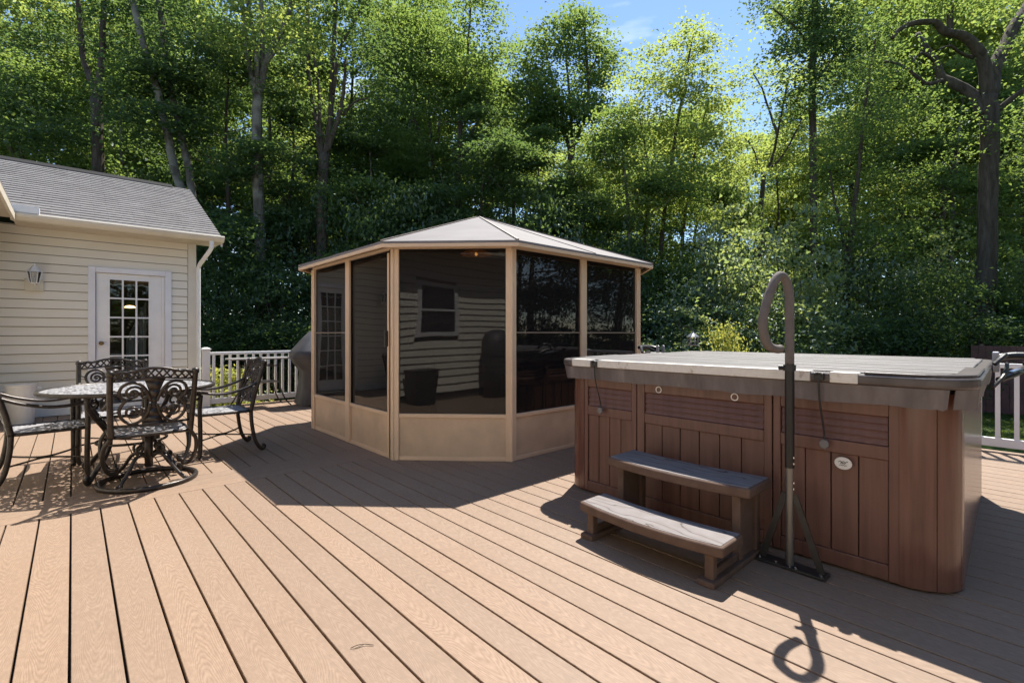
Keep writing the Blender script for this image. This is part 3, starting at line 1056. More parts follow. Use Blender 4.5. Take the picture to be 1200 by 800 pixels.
def wicker_chair(loc, rz, label):
    t = thing('wicker_chair', label, 'chair', (0, 0, 0), 0, 'dark chairs inside the gazebo')
    wm = M.setdefault('wicker', plain('dark_wicker', (0.03, 0.024, 0.02), 0.7, bump=0.5, bscale=80))
    q = MB(); q.box(-0.29, 0.29, -0.28, 0.30, 0.10, 0.42); q.build('seat', wm, t, bevel=0.03)
    q = MB(); q.hexa([(-0.29, -0.34, 0.12), (0.29, -0.34, 0.12), (0.29, -0.285, 0.12), (-0.29, -0.285, 0.12), (-0.31, -0.46, 0.92), (0.31, -0.46, 0.92), (0.31, -0.38, 0.92), (-0.31, -0.38, 0.92)])
    q.build('backrest', wm, t, bevel=0.025)
    for s in (-1, 1):
        q = MB(); q.box(s * 0.33 - 0.035, s * 0.33 + 0.035, -0.30, 0.28, 0.10, 0.62); q.build('armrest', wm, t, bevel=0.02)
        for yy in (-0.27, 0.25):
            q = MB(); q.box(s * 0.33 - 0.02, s * 0.33 + 0.02, yy - 0.02, yy + 0.02, 0.0, 0.098); q.build('leg', wm, t)
    t.location = loc; t.rotation_euler = (0, 0, rz)
    return t


wicker = wicker_chair((3.05, 4.55, 0), math.radians(-90), 'dark wicker armchair inside the gazebo behind its front panel')
dup(wicker, (4.0, 3.82, 0), math.radians(5), 'dark wicker armchair inside the gazebo behind its right hand panels')
dup(wicker, (4.2, 5.6, 0), math.radians(180), 'dark wicker armchair inside the gazebo on the far side of the table')

# ------------------------------------------------------------------ hot tub
def tub_skew(p):
    return (p[0], p[1] + 0.034 * max(0.0, p[0] - 3.0) * max(0.0, min(1.0, 1 - (p[1] - 0.26) / 2.26)) - 0.012 * max(0.0, 1 - (p[1] - 0.2) / 0.4), p[2])


WARP = tub_skew
tub = thing('hot_tub', 'large brown panelled hot tub with weathered cover on the deck', 'hot tub', (3.95, 1.4, 0))
tx0, tx1, ty0, ty1, tr_ = 2.83, 5.05, 0.262, 2.52, 0.20
TZ0, TZ1 = 0.012, 0.90
m = MB(); m.prism(rrect(tx0 + 0.03, tx1 - 0.03, ty0 + 0.03, ty1 - 0.03, tr_ - 0.02), 0.003, TZ1)
m.build('shell', plain('tub_inner_dark', (0.02, 0.012, 0.009), 0.8), tub)
m = MB(); m.prism(rrect(tx0 + 0.018, tx1 - 0.018, ty0 + 0.018, ty1 - 0.018, tr_ - 0.01), 0.90, 0.925)
m.build('rim', plain('tub_rim_grey', (0.25, 0.22, 0.2), 0.3), tub)
# rounded corner panels, each from two leaves with a seam
def corner(cx, cy, a0):
    root = None
    for j, (s0, s1) in enumerate(((0, 38), (39, 74), (75, 90))):
        poly = []
        nseg = 7
        for k_ in range(nseg + 1):
            a = math.radians(a0 + s0 + (s1 - s0) * k_ / nseg)
            poly.append((cx + tr_ * math.cos(a), cy + tr_ * math.sin(a)))
        for k_ in range(nseg, -1, -1):
            a = math.radians(a0 + s0 + (s1 - s0) * k_ / nseg)
            poly.append((cx + (tr_ - 0.028) * math.cos(a), cy + (tr_ - 0.028) * math.sin(a)))
        q = MB(); q.prism(poly, TZ0, TZ1)
        o = q.build('corner_panel' if root is None else 'corner_strip', M['tub_gloss'], tub if root is None else root, auto=35)
        if root is None: root = o
corner(tx0 + tr_, ty0 + tr_, 180)
corner(tx0 + tr_, ty1 - tr_, 90)
corner(tx1 - tr_, ty1 - tr_, 0)
corner(tx1 - tr_, ty0 + tr_, 270)

# panels: built on a wall frame (s along, t outward)
def tub_panel(o_, d_, n_, s0, s1, inner0, inner1, planks):
    o_ = Vector(o_); d_ = Vector(d_); n_ = Vector(n_)
    def bx(mb, a, b, t0, t1, z0, z1, sl_=0.0):
        pts = lambda tA, tB: [o_ + d_ * a + n_ * tA, o_ + d_ * b + n_ * tA, o_ + d_ * b + n_ * tB, o_ + d_ * a + n_ * tB]
        lo = [p + Vector((0, 0, z0)) for p in pts(t0, t1)]
        hi = [p + Vector((0, 0, z1)) for p in pts(t0, t1 - sl_)]
        mb.hexa(lo + hi)
    fr = MB()
    bx(fr, s0, inner0, -0.03, 0.0, TZ0, TZ1)
    bx(fr, inner1, s1, -0.03, 0.0, TZ0, TZ1)
    for z0, z1 in ((TZ0, 0.085), (0.575, 0.640), (0.780, TZ1)):
        bx(fr, inner0 + 0.0005, inner1 - 0.0005, -0.03, -0.001, z0, z1)
    f = fr.build('side_panel', M['tub'], tub, bevel=0.004)
    q = MB()
    for k_ in range(4):
        z = 0.643 + k_ * 0.034
        bx(q, inner0 + 0.004, inner1 - 0.004, -0.03, -0.006, z, z + 0.032, 0.012)
    q.build('louvre', M['tub'], f)
    q = MB()
    wpl = (inner1 - inner0) / planks
    for k_ in range(planks):
        bx(q, inner0 + k_ * wpl + 0.0022, inner0 + (k_ + 1) * wpl - 0.0022, -0.03, -0.011, 0.086, 0.574)
    q.build('planking', M['tub'], f, bevel=0.003)
    return f
yo = (tx0, 0, 0)
for s0, s1, i0, i1, pk in ((1.868, 2.318, 1.905, 2.285, 4), (1.008, 1.862, 1.05, 1.806, 6), (0.462, 1.002, 0.50, 0.965, 4)):
    tub_panel((tx0, 0, 0), (0, 1, 0), (-1, 0, 0), s0, s1, i0, i1, pk)
for s0, s1 in ((3.035, 3.62), (3.625, 4.28), (4.285, 4.875)):
    tub_panel((0, ty1, 0), (1, 0, 0), (0, 1, 0), s0, s1, s0 + 0.04, s1 - 0.04, 4)
for s0, s1 in ((0.462, 1.0), (1.005, 1.86), (1.865, 2.318)):
    tub_panel((tx1, 0, 0), (0, 1, 0), (1, 0, 0), s0, s1, s0 + 0.04, s1 - 0.04, 4)
q = MB(); q.box(tx0 + tr_ + 0.006, tx1 - tr_ - 0.006, ty0, ty0 + 0.028, TZ0, TZ1); q.build('side_panel', M['tub_gloss'], tub, bevel=0.004)
# rings and badge
for yy in (1.697, 1.208):
    q = MB()
    q.tube([(tx0 - 0.003, yy + 0.019 * math.cos(a), 0.806 + 0.019 * math.sin(a)) for a in [2 * math.pi * t / 20 for t in range(20)]], 0.0035, 6, closed=True)
    q.build('ring', M['white_paint'], tub)
q = MB(); q.prism([(0.037 * math.cos(2 * math.pi * t / 28), 0.030 * math.sin(2 * math.pi * t / 28)) for t in range(28)], 0, 0.006)
q.v = [(tx0 - 0.0095 + 0.0 - z, 0.674 + x, 0.532 + y) for x, y, z in q.v]
bd = q.build('badge', plain('badge_white', (0.66, 0.64, 0.60), 0.35), tub)
q = MB()
for zz, wd, amp in ((0.540, 0.020, 0.003), (0.533, 0.012, 0.004), (0.522, 0.016, 0.001)):
    q.tube([(tx0 - 0.0163, 0.674 + wd * (t / 8 - 1), zz + amp * math.sin(t * 1.1)) for t in range(17)], 0.0013, 5)
q.build('badge_mark', M['dark_metal'], bd)
# cover
cx0, cx1, cy0, cy1, cr = 2.755, 5.13, 0.20, 2.56, 0.19
cov = MB(); cov.prism(rrect(cx0, cx1, cy0, cy1, cr, 10), 0.928, 0.979)
cover = cov.build('cover', M['cover_edge'], tub, bevel=0.014, seg=3)
q = MB()
nsl = 10
for k_ in range(nsl):
    xa = cx0 + 0.075 + (cx1 - cx0 - 0.15) * k_ / nsl; xb = cx0 + 0.075 + (cx1 - cx0 - 0.15) * (k_ + 1) / nsl - 0.016
    inset = 0.10 if k_ in (0, nsl - 1) else 0.055
    q.box(xa, xb, cy0 + inset, cy1 - inset, 0.975, 0.986 + 0.002 * ((k_ * 7) % 3))
q.build('cover_slats', M['cover'], cover, bevel=0.005)
q = MB()
for ya, yb in ((2.20, 2.37), (0.80, 2.135), (0.60, 0.715)):
    q.box(cx0 - 0.007, cx0 + 0.060, ya, yb, 0.932, 0.984)
q.build('edge_strip', M['cream_strip'], cover, bevel=0.004)
# raised front corner cap on the right
q = MB()
arc = [(cx0 + 0.01, 0.58)] + [(cx0 + 0.01 + cr - cr * math.cos(a), cy0 + 0.01 + cr - cr * math.sin(a)) for a in [math.radians(90 * t / 8) for t in range(9)]] + [(3.55, cy0 + 0.01)]
inn = [(3.55, cy0 + 0.085)] + [(cx0 + 0.085 + (cr - 0.06) - (cr - 0.06) * math.cos(a), cy0 + 0.085 + (cr - 0.06) - (cr - 0.06) * math.sin(a)) for a in [math.radians(90 * t / 8) for t in range(8, -1, -1)]] + [(cx0 + 0.085, 0.58)]
q.prism(arc + inn, 0.9795, 0.991)
q.build('corner_cap', M['cover_edge'], cover, bevel=0.005)
# skirt with a slit at the corner, slightly flared
def skirt(path, flare=0.012, z0=0.838, z1=0.9275, seed=1):
    q = MB(); r_ = random.Random(seed)
    vs = []; n = len(path)
    for i, p in enumerate(path):
        t = Vector(path[min(i + 1, n - 1)]) - Vector(path[max(i - 1, 0)]); t.normalize()
        nn = Vector((t.y, -t.x))
        w_ = r_.uniform(-0.006, 0.007)
        zz = z0 + r_.uniform(-0.004, 0.004)
        for off, z in ((0.0, z1), (flare + w_, zz)):
            for th2 in (0.0, -0.004):
                vs.append((p[0] + nn.x * (off + th2), p[1] + nn.y * (off + th2), z))
    fs = []
    for i in range(n - 1):
        a = i * 4; b = a + 4
        fs += [(a, b, b + 2, a + 2), (a + 1, a + 3, b + 3, b + 1), (a + 2, b + 2, b + 3, a + 3), (a, a + 1, b + 1, b)]
    fs += [(0, 2, 3, 1), ((n - 1) * 4, (n - 1) * 4 + 1, (n - 1) * 4 + 3, (n - 1) * 4 + 2)]
    q.add(vs, fs)
    return q.build('cover_skirt', M['skirt'], cover, auto=30)
full = []
o2 = 0.012
ax0, ax1, ay0, ay1 = cx0 + o2, cx1 - o2, cy0 + o2, cy1 - o2
def arcp(cx, cy, a0, a1, n=8):
    return [(cx + (cr - o2) * math.cos(math.radians(a0 + (a1 - a0) * t / n)), cy + (cr - o2) * math.sin(math.radians(a0 + (a1 - a0) * t / n))) for t in range(n + 1)]
def lin(a, b, n):
    return [(a[0] + (b[0] - a[0]) * t / n, a[1] + (b[1] - a[1]) * t / n) for t in range(n + 1)]
# front run: from left corner down to the slit near the right corner (walking so that outward is to the right)
pth = arcp(cx0 + cr, cy1 - cr, 90, 180) + lin((ax0, cy1 - cr - 0.02), (ax0, cy0 + cr + 0.02), 22) + arcp(cx0 + cr, cy0 + cr, 180, 214, 5)
skirt(list(reversed(pth)), seed=2) if False else skirt([p for p in pth][::-1], seed=2)
pth = arcp(cx0 + cr, cy0 + cr, 221, 270, 6) + lin((cx0 + cr + 0.02, ay0), (cx1 - cr, ay0), 18)
skirt(pth[::-1], seed=3)
pth = lin((cx1 - cr, ay1), (cx0 + cr + 0.02, ay1), 16)
skirt(pth[::-1], seed=4)
# straps with locks
for ys, zl in ((2.155, 0.622), (0.76, 0.617)):
    q = MB()
    q.box(cx0 - 0.016, cx0 + 0.01, ys - 0.022, ys + 0.022, 0.940, 0.976)
    q.tube([(cx0 - 0.019, ys + 0.016 * math.cos(a), 0.962 + 0.014 * math.sin(a)) for a in [math.pi * t / 8 for t in range(9)]], 0.006, 6)
    bk = q.build('buckle', M['rubber'], cover, bevel=0.003)
    q = MB(); q.tube(smooth_path([(cx0 - 0.012, ys, 0.945), (cx0 - 0.006, ys - 0.003, 0.838), (tx0 - 0.03, ys - 0.008, zl + 0.06), (tx0 - 0.03, ys - 0.010, zl)], 6), 0.0045, 6); q.build('strap', M['rubber'], cover)
    q = MB()
    q.prism([(0.024 * math.cos(math.pi * t / 3 + 0.2), 0.026 * math.sin(math.pi * t / 3 + 0.2)) for t in range(6)], 0, 0.022)
    q.v = [(tx0 - 0.025 - z * 0.8, ys - 0.010 + x, zl + y) for x, y, z in q.v]
    q.build('lock', plain('grey_lock', (0.16, 0.15, 0.145), 0.4), cover, bevel=0.004)
# cover lifter at both sides
def lifter(sy, s):
    root = None
    q = MB()
    for dx_ in (0.0, 0.10):
        q.box(4.28 + dx_, 4.292 + dx_, sy - 0.028, sy + 0.004, 0.93, 1.055)
    q.box(4.281, 4.391, sy - 0.0275, sy + 0.0035, 0.931, 0.96)
    root = q.build('cover_lifter', plain('grey_bracket', (0.33, 0.33, 0.36), 0.35, 0.6), cover, bevel=0.005)
    q = MB(); q.tube(smooth_path([(4.33, sy - 0.02 * s, 1.02), (4.34, sy - 0.10 * s, 1.035), (4.34, sy - 0.24 * s, 1.03)], 5), 0.021, 8); q.build('lifter_arm', M['rubber'], root)
    q = MB(); q.tube(smooth_path([(4.02, sy - 0.03 * s, 0.90), (4.15, sy - 0.09 * s, 0.93), (4.36, sy - 0.15 * s, 0.965)], 5), 0.018, 8); q.build('gas_spring', M['rubber'], root)
    q = MB(); q.tube(smooth_path([(4.12, sy - 0.07 * s, 0.93), (4.18, sy - 0.095 * s, 0.94), (4.22, sy - 0.11 * s, 0.946)], 3), 0.0205, 8); q.build('spring_band', M['steel'], root)
    q = MB(); q.tube(smooth_path([(4.05, sy - 0.01 * s, 0.99), (4.1, sy - 0.05 * s, 1.04), (4.2, sy - 0.05 * s, 1.035), (4.27, sy - 0.02 * s, 1.0)], 5), 0.014, 8); q.build('lifter_handle', M['rubber'], root)
    q = MB(); q.tube(smooth_path([(3.95, sy - 0.005 * s, 0.86), (4.0, sy - 0.045 * s, 0.92), (4.12, sy - 0.06 * s, 0.97), (4.26, sy - 0.06 * s, 0.985)], 5), 0.010, 8); q.build('link_rod', M['dark_metal'], root)
    q = MB(); q.lathe([(0.0, -0.012), (0.026, -0.01), (0.026, 0.01), (0.0, 0.012)], (4.36, sy - 0.15 * s, 0.985), 14); q.build('pivot', M['dark_metal'], root)
lifter(cy0 - 0.005, 1)
lifter(cy1 + 0.035, -1)

WARP = None

# ------------------------------------------------------------------ steps
stp = thing('tub_steps', 'two tread brown plastic spa steps in front of the hot tub', 'steps', (2.5, 1.42, 0))
SY0, SY1 = 1.00, 1.80
def tread(xf, xb, z, bulge, yo0, yo1, name):
    n = 14
    front = [(xf - bulge * (1 - ((2 * t / n) - 1) ** 2), yo0 + (yo1 - yo0) * t / n) for t in range(n + 1)]
    back = [(xb - bulge * 0.75 * (1 - ((2 * t / n) - 1) ** 2), yo1 + (yo0 - yo1) * t / n) for t in range(n + 1)]
    q = MB(); q.prism(front + back, z - 0.052, z)
    o = q.build(name, M['step'], stp, bevel=0.012, seg=3)
    f2 = [(xf + 0.012 - bulge * (1 - ((2 * t / n) - 1) ** 2), yo0 + 0.014 + (yo1 - yo0 - 0.028) * t / n) for t in range(n + 1)]
    b2_ = [(xb - 0.01 - bulge * 0.75 * (1 - ((2 * t / n) - 1) ** 2), yo1 - 0.014 + (yo0 - yo1 + 0.028) * t / n) for t in range(n + 1)]
    q = MB(); q.prism(f2 + b2_, z - 0.004, z + 0.003)
    q.build('grip_surface', M['tread'], o, bevel=0.003)
tread(2.19, 2.42, 0.195, 0.045, 0.99, 1.83, 'tread')
tread(2.47, 2.75, 0.405, 0.045, 0.98, 1.84, 'tread')
for yy in (1.06, 1.76):
    q = MB()
    q.box(2.20, 2.245, yy - 0.022, yy + 0.022, 0.0, 0.142)
    q.box(2.495, 2.54, yy - 0.022, yy + 0.022, 0.0, 0.352)
    q.box(2.68, 2.73, yy - 0.03, yy + 0.03, 0.0, 0.352)
    q.box(2.246, 2.494, yy - 0.012, yy + 0.012, 0.0, 0.06)
    q.box(2.541, 2.679, yy - 0.012, yy + 0.012, 0.0, 0.34)
    q.box(2.165, 2.75, yy - 0.042, yy + 0.042, 0.0, 0.028)
    q.build('side_frame', M['step'], stp, bevel=0.006)

# ------------------------------------------------------------------ spa handrail
hr = thing('spa_handrail', 'dark metal handrail with brown curled foam grip beside the spa steps', 'handrail', (2.665, 0.866, 0))
hx, hy = 2.665, 0.866
q = MB(); q.box(hx - 0.045, hx + 0.045, 0.70, 1.02, 0.001, 0.016); q.build('base_plate', M['dark_metal'], hr, bevel=0.003)
q = MB(); q.tube([(hx, hy, 0.015), (hx, hy, 0.53)], 0.019, 14); q.build('lower_tube', plain('grey_tube', (0.20, 0.185, 0.165), 0.35, 0.6), hr, auto=40)
q = MB(); q.tube([(hx, hy, 0.50), (hx, hy, 1.0)], 0.022, 14); q.build('upper_tube', plain('black_tube', (0.02, 0.018, 0.017), 0.38, 0.3), hr, auto=40)
for yy in (0.725, 0.995):
    q = MB(); q.beam((hx, hy + (0.02 if yy > hy else -0.02), 0.37), (hx, yy, 0.016), 0.03, 0.008, up=(1, 0, 0)); q.build('brace', M['dark_metal'], hr)
for yy, xx in ((0.72, -0.028), (0.83, -0.03), (0.855, -0.034), (0.92, -0.03), (1.0, -0.02)):
    q = MB(); q.lathe([(0.006, 0.0), (0.006, 0.007), (0.0, 0.009)], (hx + xx, yy, 0.016), 6); q.build('bolt', M['bolt'], hr)
for zz in (0.555, 0.525, 0.43, 0.40):
    q = MB(); q.lathe([(0.004, -0.004), (0.004, 0.004)], (hx - 0.012, hy - 0.022, zz), 6); q.build('bolt', M['bolt'], hr)
q = MB(); q.tube([(hx, hy, 0.985), (hx, hy, 1.015)], 0.029, 14); q.tube([(hx, hy, 1.0), (hx - 0.02, hy + 0.045, 1.0)], 0.012, 8); q.build('collar', M['rubber'], hr, auto=40)
grip = smooth_path([(hx, hy, 1.015), (hx, hy, 1.15), (hx, hy, 1.28), (hx - 0.004, hy, 1.36), (hx - 0.022, hy + 0.006, 1.425), (hx - 0.06, hy + 0.018, 1.458),
                    (hx - 0.095, hy + 0.03, 1.44), (hx - 0.135, hy + 0.045, 1.37), (hx - 0.162, hy + 0.058, 1.285), (hx - 0.172, hy + 0.063, 1.225),
                    (hx - 0.160, hy + 0.060, 1.155), (hx - 0.128, hy + 0.05, 1.108), (hx - 0.075, hy + 0.034, 1.094), (hx - 0.048, hy + 0.026, 1.096)], 6)
q = MB(); q.tube(grip, 0.0212, 14); q.build('grip', plain('brown_foam_grip', (0.15, 0.127, 0.113), 0.85, var=0.12, scale=20, bump=0.4, bscale=200), hr, smooth=True)

# ------------------------------------------------------------------ patio set
tb = thing('dining_table', 'round cast aluminium patio table with pierced top and scrolled legs', 'table', (0.38, 5.25, 0))
TX, TY = 0.38, 5.25
q = MB(); q.lathe([(0.0, 0.708), (0.585, 0.708), (0.585, 0.716), (0.0, 0.716)], (TX, TY, 0), 48); q.build('tabletop', M['lattice'], tb)
q = MB()
q.tube([(TX + 0.59 * math.cos(a), TY + 0.59 * math.sin(a), 0.71) for a in [2 * math.pi * t / 64 for t in range(64)]], 0.016, 8, closed=True)
q.tube([(TX + 0.30 * math.cos(a), TY + 0.30 * math.sin(a), 0.700) for a in [2 * math.pi * t / 40 for t in range(40)]], 0.011, 6, closed=True)
for t in range(8):
    a = math.pi / 4 * t
    q.tube([(TX + 0.06 * math.cos(a), TY + 0.06 * math.sin(a), 0.700), (TX + 0.58 * math.cos(a), TY + 0.58 * math.sin(a), 0.702)], 0.010, 6)
q.build('table_rim', M['cast'], tb, smooth=True)
for t in range(4):
    a = math.pi / 4 + t * math.pi / 2
    c_, s_ = math.cos(a), math.sin(a)
    prof2 = [(0.40, 0.695), (0.42, 0.62), (0.36, 0.52), (0.26, 0.40), (0.22, 0.30), (0.26, 0.19), (0.34, 0.10), (0.40, 0.03), (0.42, 0.02), (0.43, 0.05), (0.41, 0.07)]
    q = MB(); q.tube(smooth_path([(TX + r_ * c_, TY + r_ * s_, z) for r_, z in prof2], 5), 0.019, 8)
    spi = [(0.36 + (0.055 - 0.005 * j) * math.cos(j * 0.6), 0.60 + (0.055 - 0.005 * j) * math.sin(j * 0.6)) for j in range(10)]
    q.tube([(TX + r_ * c_, TY + r_ * s_, z) for r_, z in spi], 0.010, 6)
    q.build('leg', M['cast'], tb, smooth=True)
q = MB()
q.tube([(TX + 0.24 * math.cos(a), TY + 0.24 * math.sin(a), 0.27) for a in [2 * math.pi * t / 40 for t in range(40)]], 0.011, 6, closed=True)
q.build('leg_ring', M['cast'], tb, smooth=True)


def spiral(cx, cz, r0, r1, a0, turns, n=26, sgn=1):
    out = []
    for i in range(n + 1):
        t = i / n
        r_ = r0 + (r1 - r0) * t
        a = a0 + sgn * turns * 2 * math.pi * t
        out.append((cx + r_ * math.cos(a), cz + r_ * math.sin(a)))
    return out


def chair_parts(t, swivel):
    """local: faces +y; seat at 0.42"""
    def back(u, wz):      # u across, wz above the seat line -> point in the raked back plane
        return (u, -0.205 - 0.13 * (wz / 0.5) ** 1.15 - 0.02 * (1 - (u / 0.26) ** 2), 0.42 + wz)
    # seat
    q = MB(); q.prism(rrect(-0.235, 0.235, -0.20, 0.235, 0.05, 5), 0.404, 0.410); q.build('seat', M['lattice'], t)
    q = MB()
    q.tube([(x, y, 0.405) for x, y in rrect(-0.245, 0.245, -0.21, 0.245, 0.06, 5)], 0.014, 8, closed=True)
    for x in (-0.08, 0.08): q.tube([(x, -0.2, 0.395), (x, 0.235, 0.395)], 0.008, 6)
    q.build('seat_frame', M['cast'], t, smooth=True)
    # backrest
    for s in (-1, 1):
        q = MB()
        lo = (s * 0.245, -0.205, 0.40)
        q.tube(smooth_path([lo, back(s * 0.252, 0.13), back(s * 0.257, 0.3), back(s * 0.258, 0.455)], 5), [0.020] * 16, 10)
        e = back(s * 0.258, 0.465)
        q.lathe([(0.0, -0.03), (0.024, -0.02), (0.027, 0.0), (0.022, 0.016), (0.0, 0.024)], e, 10)
        q.build('back_post', M['cast'], t, smooth=True)
    q = MB()
    top = [(-0.255, 0.445), (-0.20, 0.47), (-0.15, 0.468), (-0.07, 0.49), (0, 0.497), (0.07, 0.49), (0.15, 0.468), (0.20, 0.47), (0.255, 0.445)]
    q.tube([back(*p) for p in [(v.x, v.y) for v in smooth_path([(a, b, 0) for a, b in top], 4)]], 0.011, 8)
    low = [(-0.255, 0.405), (-0.15, 0.412), (0, 0.428), (0.15, 0.412), (0.255, 0.405)]
    lowp = [(v.x, v.y) for v in smooth_path([(a, b, 0) for a, b in low], 6)]
    q.tube([back(*p) for p in lowp], 0.008, 8)
    for j in range(10):
        u0 = -0.24 + 0.048 * j
        zt = lambda u: 0.462 + 0.028 * (1 - (u / 0.25) ** 2)
        zb = lambda u: 0.407 + 0.02 * (1 - (u / 0.25) ** 2)
        q.tube([back(u0, zb(u0)), back(u0 + 0.048, zt(u0 + 0.048))], 0.0065, 6)
        q.tube([back(u0, zt(u0)), back(u0 + 0.048, zb(u0 + 0.048))], 0.0065, 6)
    q.build('top_rail', M['cast'], t, smooth=True)
    q = MB(); q.tube([back(-0.25, 0.072), back(-0.12, 0.066), back(0, 0.062), back(0.12, 0.066), back(0.25, 0.072)], 0.010, 8)
    q.build('back_bar', M['cast'], t, smooth=True)
    q = MB()
    # central splat, hourglass plate
    prof = [(0.072, 0.425), (0.055, 0.39), (0.036, 0.33), (0.022, 0.27), (0.018, 0.235), (0.026, 0.19), (0.044, 0.13), (0.062, 0.085), (0.075, 0.062)]
    for a, b in zip(prof, prof[1:]):
        L0, L1 = back(-a[0], a[1]), back(-b[0], b[1]); R0, R1 = back(a[0], a[1]), back(b[0], b[1])
        q.hexa([(L1[0], L1[1] - 0.006, L1[2]), (R1[0], R1[1] - 0.006, R1[2]), (R1[0], R1[1] + 0.006, R1[2]), (L1[0], L1[1] + 0.006, L1[2]),
                (L0[0], L0[1] - 0.006, L0[2]), (R0[0], R0[1] - 0.006, R0[2]), (R0[0], R0[1] + 0.006, R0[2]), (L0[0], L0[1] + 0.006, L0[2])])
    for s in (-1, 1):
        def tb_(pts, r_):
            q.tube([back(s * a, b) for a, b in pts], r_, 7)
        up = [(v.x, v.y) for v in smooth_path([(0.018, 0.245, 0), (0.045, 0.32, 0), (0.085, 0.375, 0), (0.135, 0.392, 0), (0.185, 0.370, 0), (0.205, 0.325, 0), (0.195, 0.285, 0), (0.165, 0.258, 0)], 5)]
        tb_(up, 0.0115)
        dn = [(v.x, v.y) for v in smooth_path([(0.165, 0.258, 0), (0.190, 0.225, 0), (0.203, 0.18, 0), (0.190, 0.13, 0), (0.155, 0.092, 0), (0.11, 0.082, 0), (0.07, 0.105, 0), (0.04, 0.15, 0), (0.018, 0.225, 0)], 5)]
        tb_(dn, 0.0115)
        tb_(spiral(0.125, 0.312, 0.058, 0.012, 3.6, 1.6, 26, -1), 0.0095)
        tb_(spiral(0.125, 0.175, 0.055, 0.012, 2.6, 1.5, 26, 1), 0.0095)
        tb_(spiral(0.062, 0.292, 0.030, 0.008, 0.4, 1.2, 16, 1), 0.008)
        tb_(spiral(0.068, 0.175, 0.026, 0.008, 0.4, 1.2, 16, -1), 0.008)
        for c in ((0.125, 0.312), (0.125, 0.175)):
            p = back(s * c[0], c[1]); q.lathe([(0.0, -0.014), (0.013, -0.008), (0.014, 0.006), (0.0, 0.014)], p, 8)
        tb_([(0.205, 0.325), (0.235, 0.335), (0.252, 0.33)], 0.007)
        tb_([(0.203, 0.18), (0.235, 0.17), (0.25, 0.175)], 0.007)
    q.build('back_scrollwork', M['cast'], t, smooth=True)
    # arms
    for s in (-1, 1):
        q = MB()
        q.tube(smooth_path([back(s * 0.252, 0.27), (s * 0.262, -0.16, 0.640), (s * 0.272, -0.02, 0.602), (s * 0.276, 0.10, 0.598), (s * 0.272, 0.20, 0.615), (s * 0.268, 0.255, 0.628)], 6), 0.013, 8, flat=1.5, flat_axis=(1, 0, 0))
        sp = spiral(0.255, 0.590, 0.040, 0.012, math.pi / 2, 1.15, 18, -1)
        q.tube([(s * 0.266, a, b) for a, b in sp], 0.013, 8)
        q.build('arm', M['cast'], t, smooth=True)
    if not swivel:
        for s in (-1, 1):
            q = MB()
            q.tube(smooth_path([(s * 0.262, 0.225, 0.60), (s * 0.262, 0.232, 0.50), (s * 0.260, 0.232, 0.42), (s * 0.258, 0.228, 0.2), (s * 0.258, 0.232, 0.05), (s * 0.258, 0.25, 0.012)], 4), 0.019, 10)
            q.build('leg', M['cast'], t, smooth=True)
            q = MB()
            q.tube(smooth_path([(s * 0.245, -0.205, 0.41), (s * 0.247, -0.212, 0.28), (s * 0.25, -0.24, 0.12), (s * 0.252, -0.285, 0.03), (s * 0.252, -0.315, 0.02), (s * 0.252, -0.325, 0.045), (s * 0.252, -0.305, 0.055)], 4), 0.018, 10)
            q.build('leg', M['cast'], t, smooth=True)
        q = MB()
        for s in (-1, 1):
            q.tube(smooth_path([(s * 0.255, 0.225, 0.17), (s * 0.14, 0.14, 0.165), (s * 0.02, 0.0, 0.165), (s * 0.13, -0.13, 0.165), (s * 0.248, -0.225, 0.17)], 6), 0.008, 6)
        q.build('stretcher', M['cast'], t, smooth=True)
    else:
        q = MB(); q.tube([(0, 0, 0.12), (0, 0, 0.40)], 0.028, 12); q.tube([(-0.2, 0, 0.39), (0.2, 0, 0.39)], 0.014, 8); q.build('pedestal', M['cast'], t, smooth=True)
        q = MB()
        q.tube([(0.315 * math.cos(a), 0.315 * math.sin(a), 0.018) for a in [2 * math.pi * j / 56 for j in range(56)]], 0.018, 8, closed=True)
        q.build('base_ring', M['cast'], t, smooth=True)
        for j in range(4):
            a = math.pi / 4 + j * math.pi / 2
            c_, s_ = math.cos(a), math.sin(a)
            pr = [(0.03, 0.20), (0.08, 0.225), (0.14, 0.20), (0.20, 0.12), (0.27, 0.05), (0.31, 0.03)]
            q = MB(); q.tube(smooth_path([(r_ * c_, r_ * s_, z) for r_, z in pr], 5), 0.014, 8)
            q.tube([(r_ * c_, r_ * s_, z) for r_, z in spiral(0.085, 0.265, 0.045, 0.012, -1.2, 1.1, 16, 1)], 0.010, 6)
            q.build('base_scroll', M['cast'], t, smooth=True)
        for s in (-1, 1):
            q = MB()
            q.tube(smooth_path([(s * 0.255, 0.16, 0.40), (s * 0.285, 0.16, 0.33), (s * 0.285, 0.12, 0.22), (s * 0.25, 0.08, 0.13), (s * 0.21, 0.06, 0.12), (s * 0.205, 0.07, 0.16)], 5), 0.014, 8)
            q.tube(smooth_path([(s * 0.245, -0.2, 0.40), (s * 0.285, -0.18, 0.33), (s * 0.29, -0.14, 0.22), (s * 0.255, -0.1, 0.13), (s * 0.215, -0.08, 0.12), (s * 0.205, -0.09, 0.16)], 5), 0.014, 8)
            q.build('rocker_scroll', M['cast'], t, smooth=True)


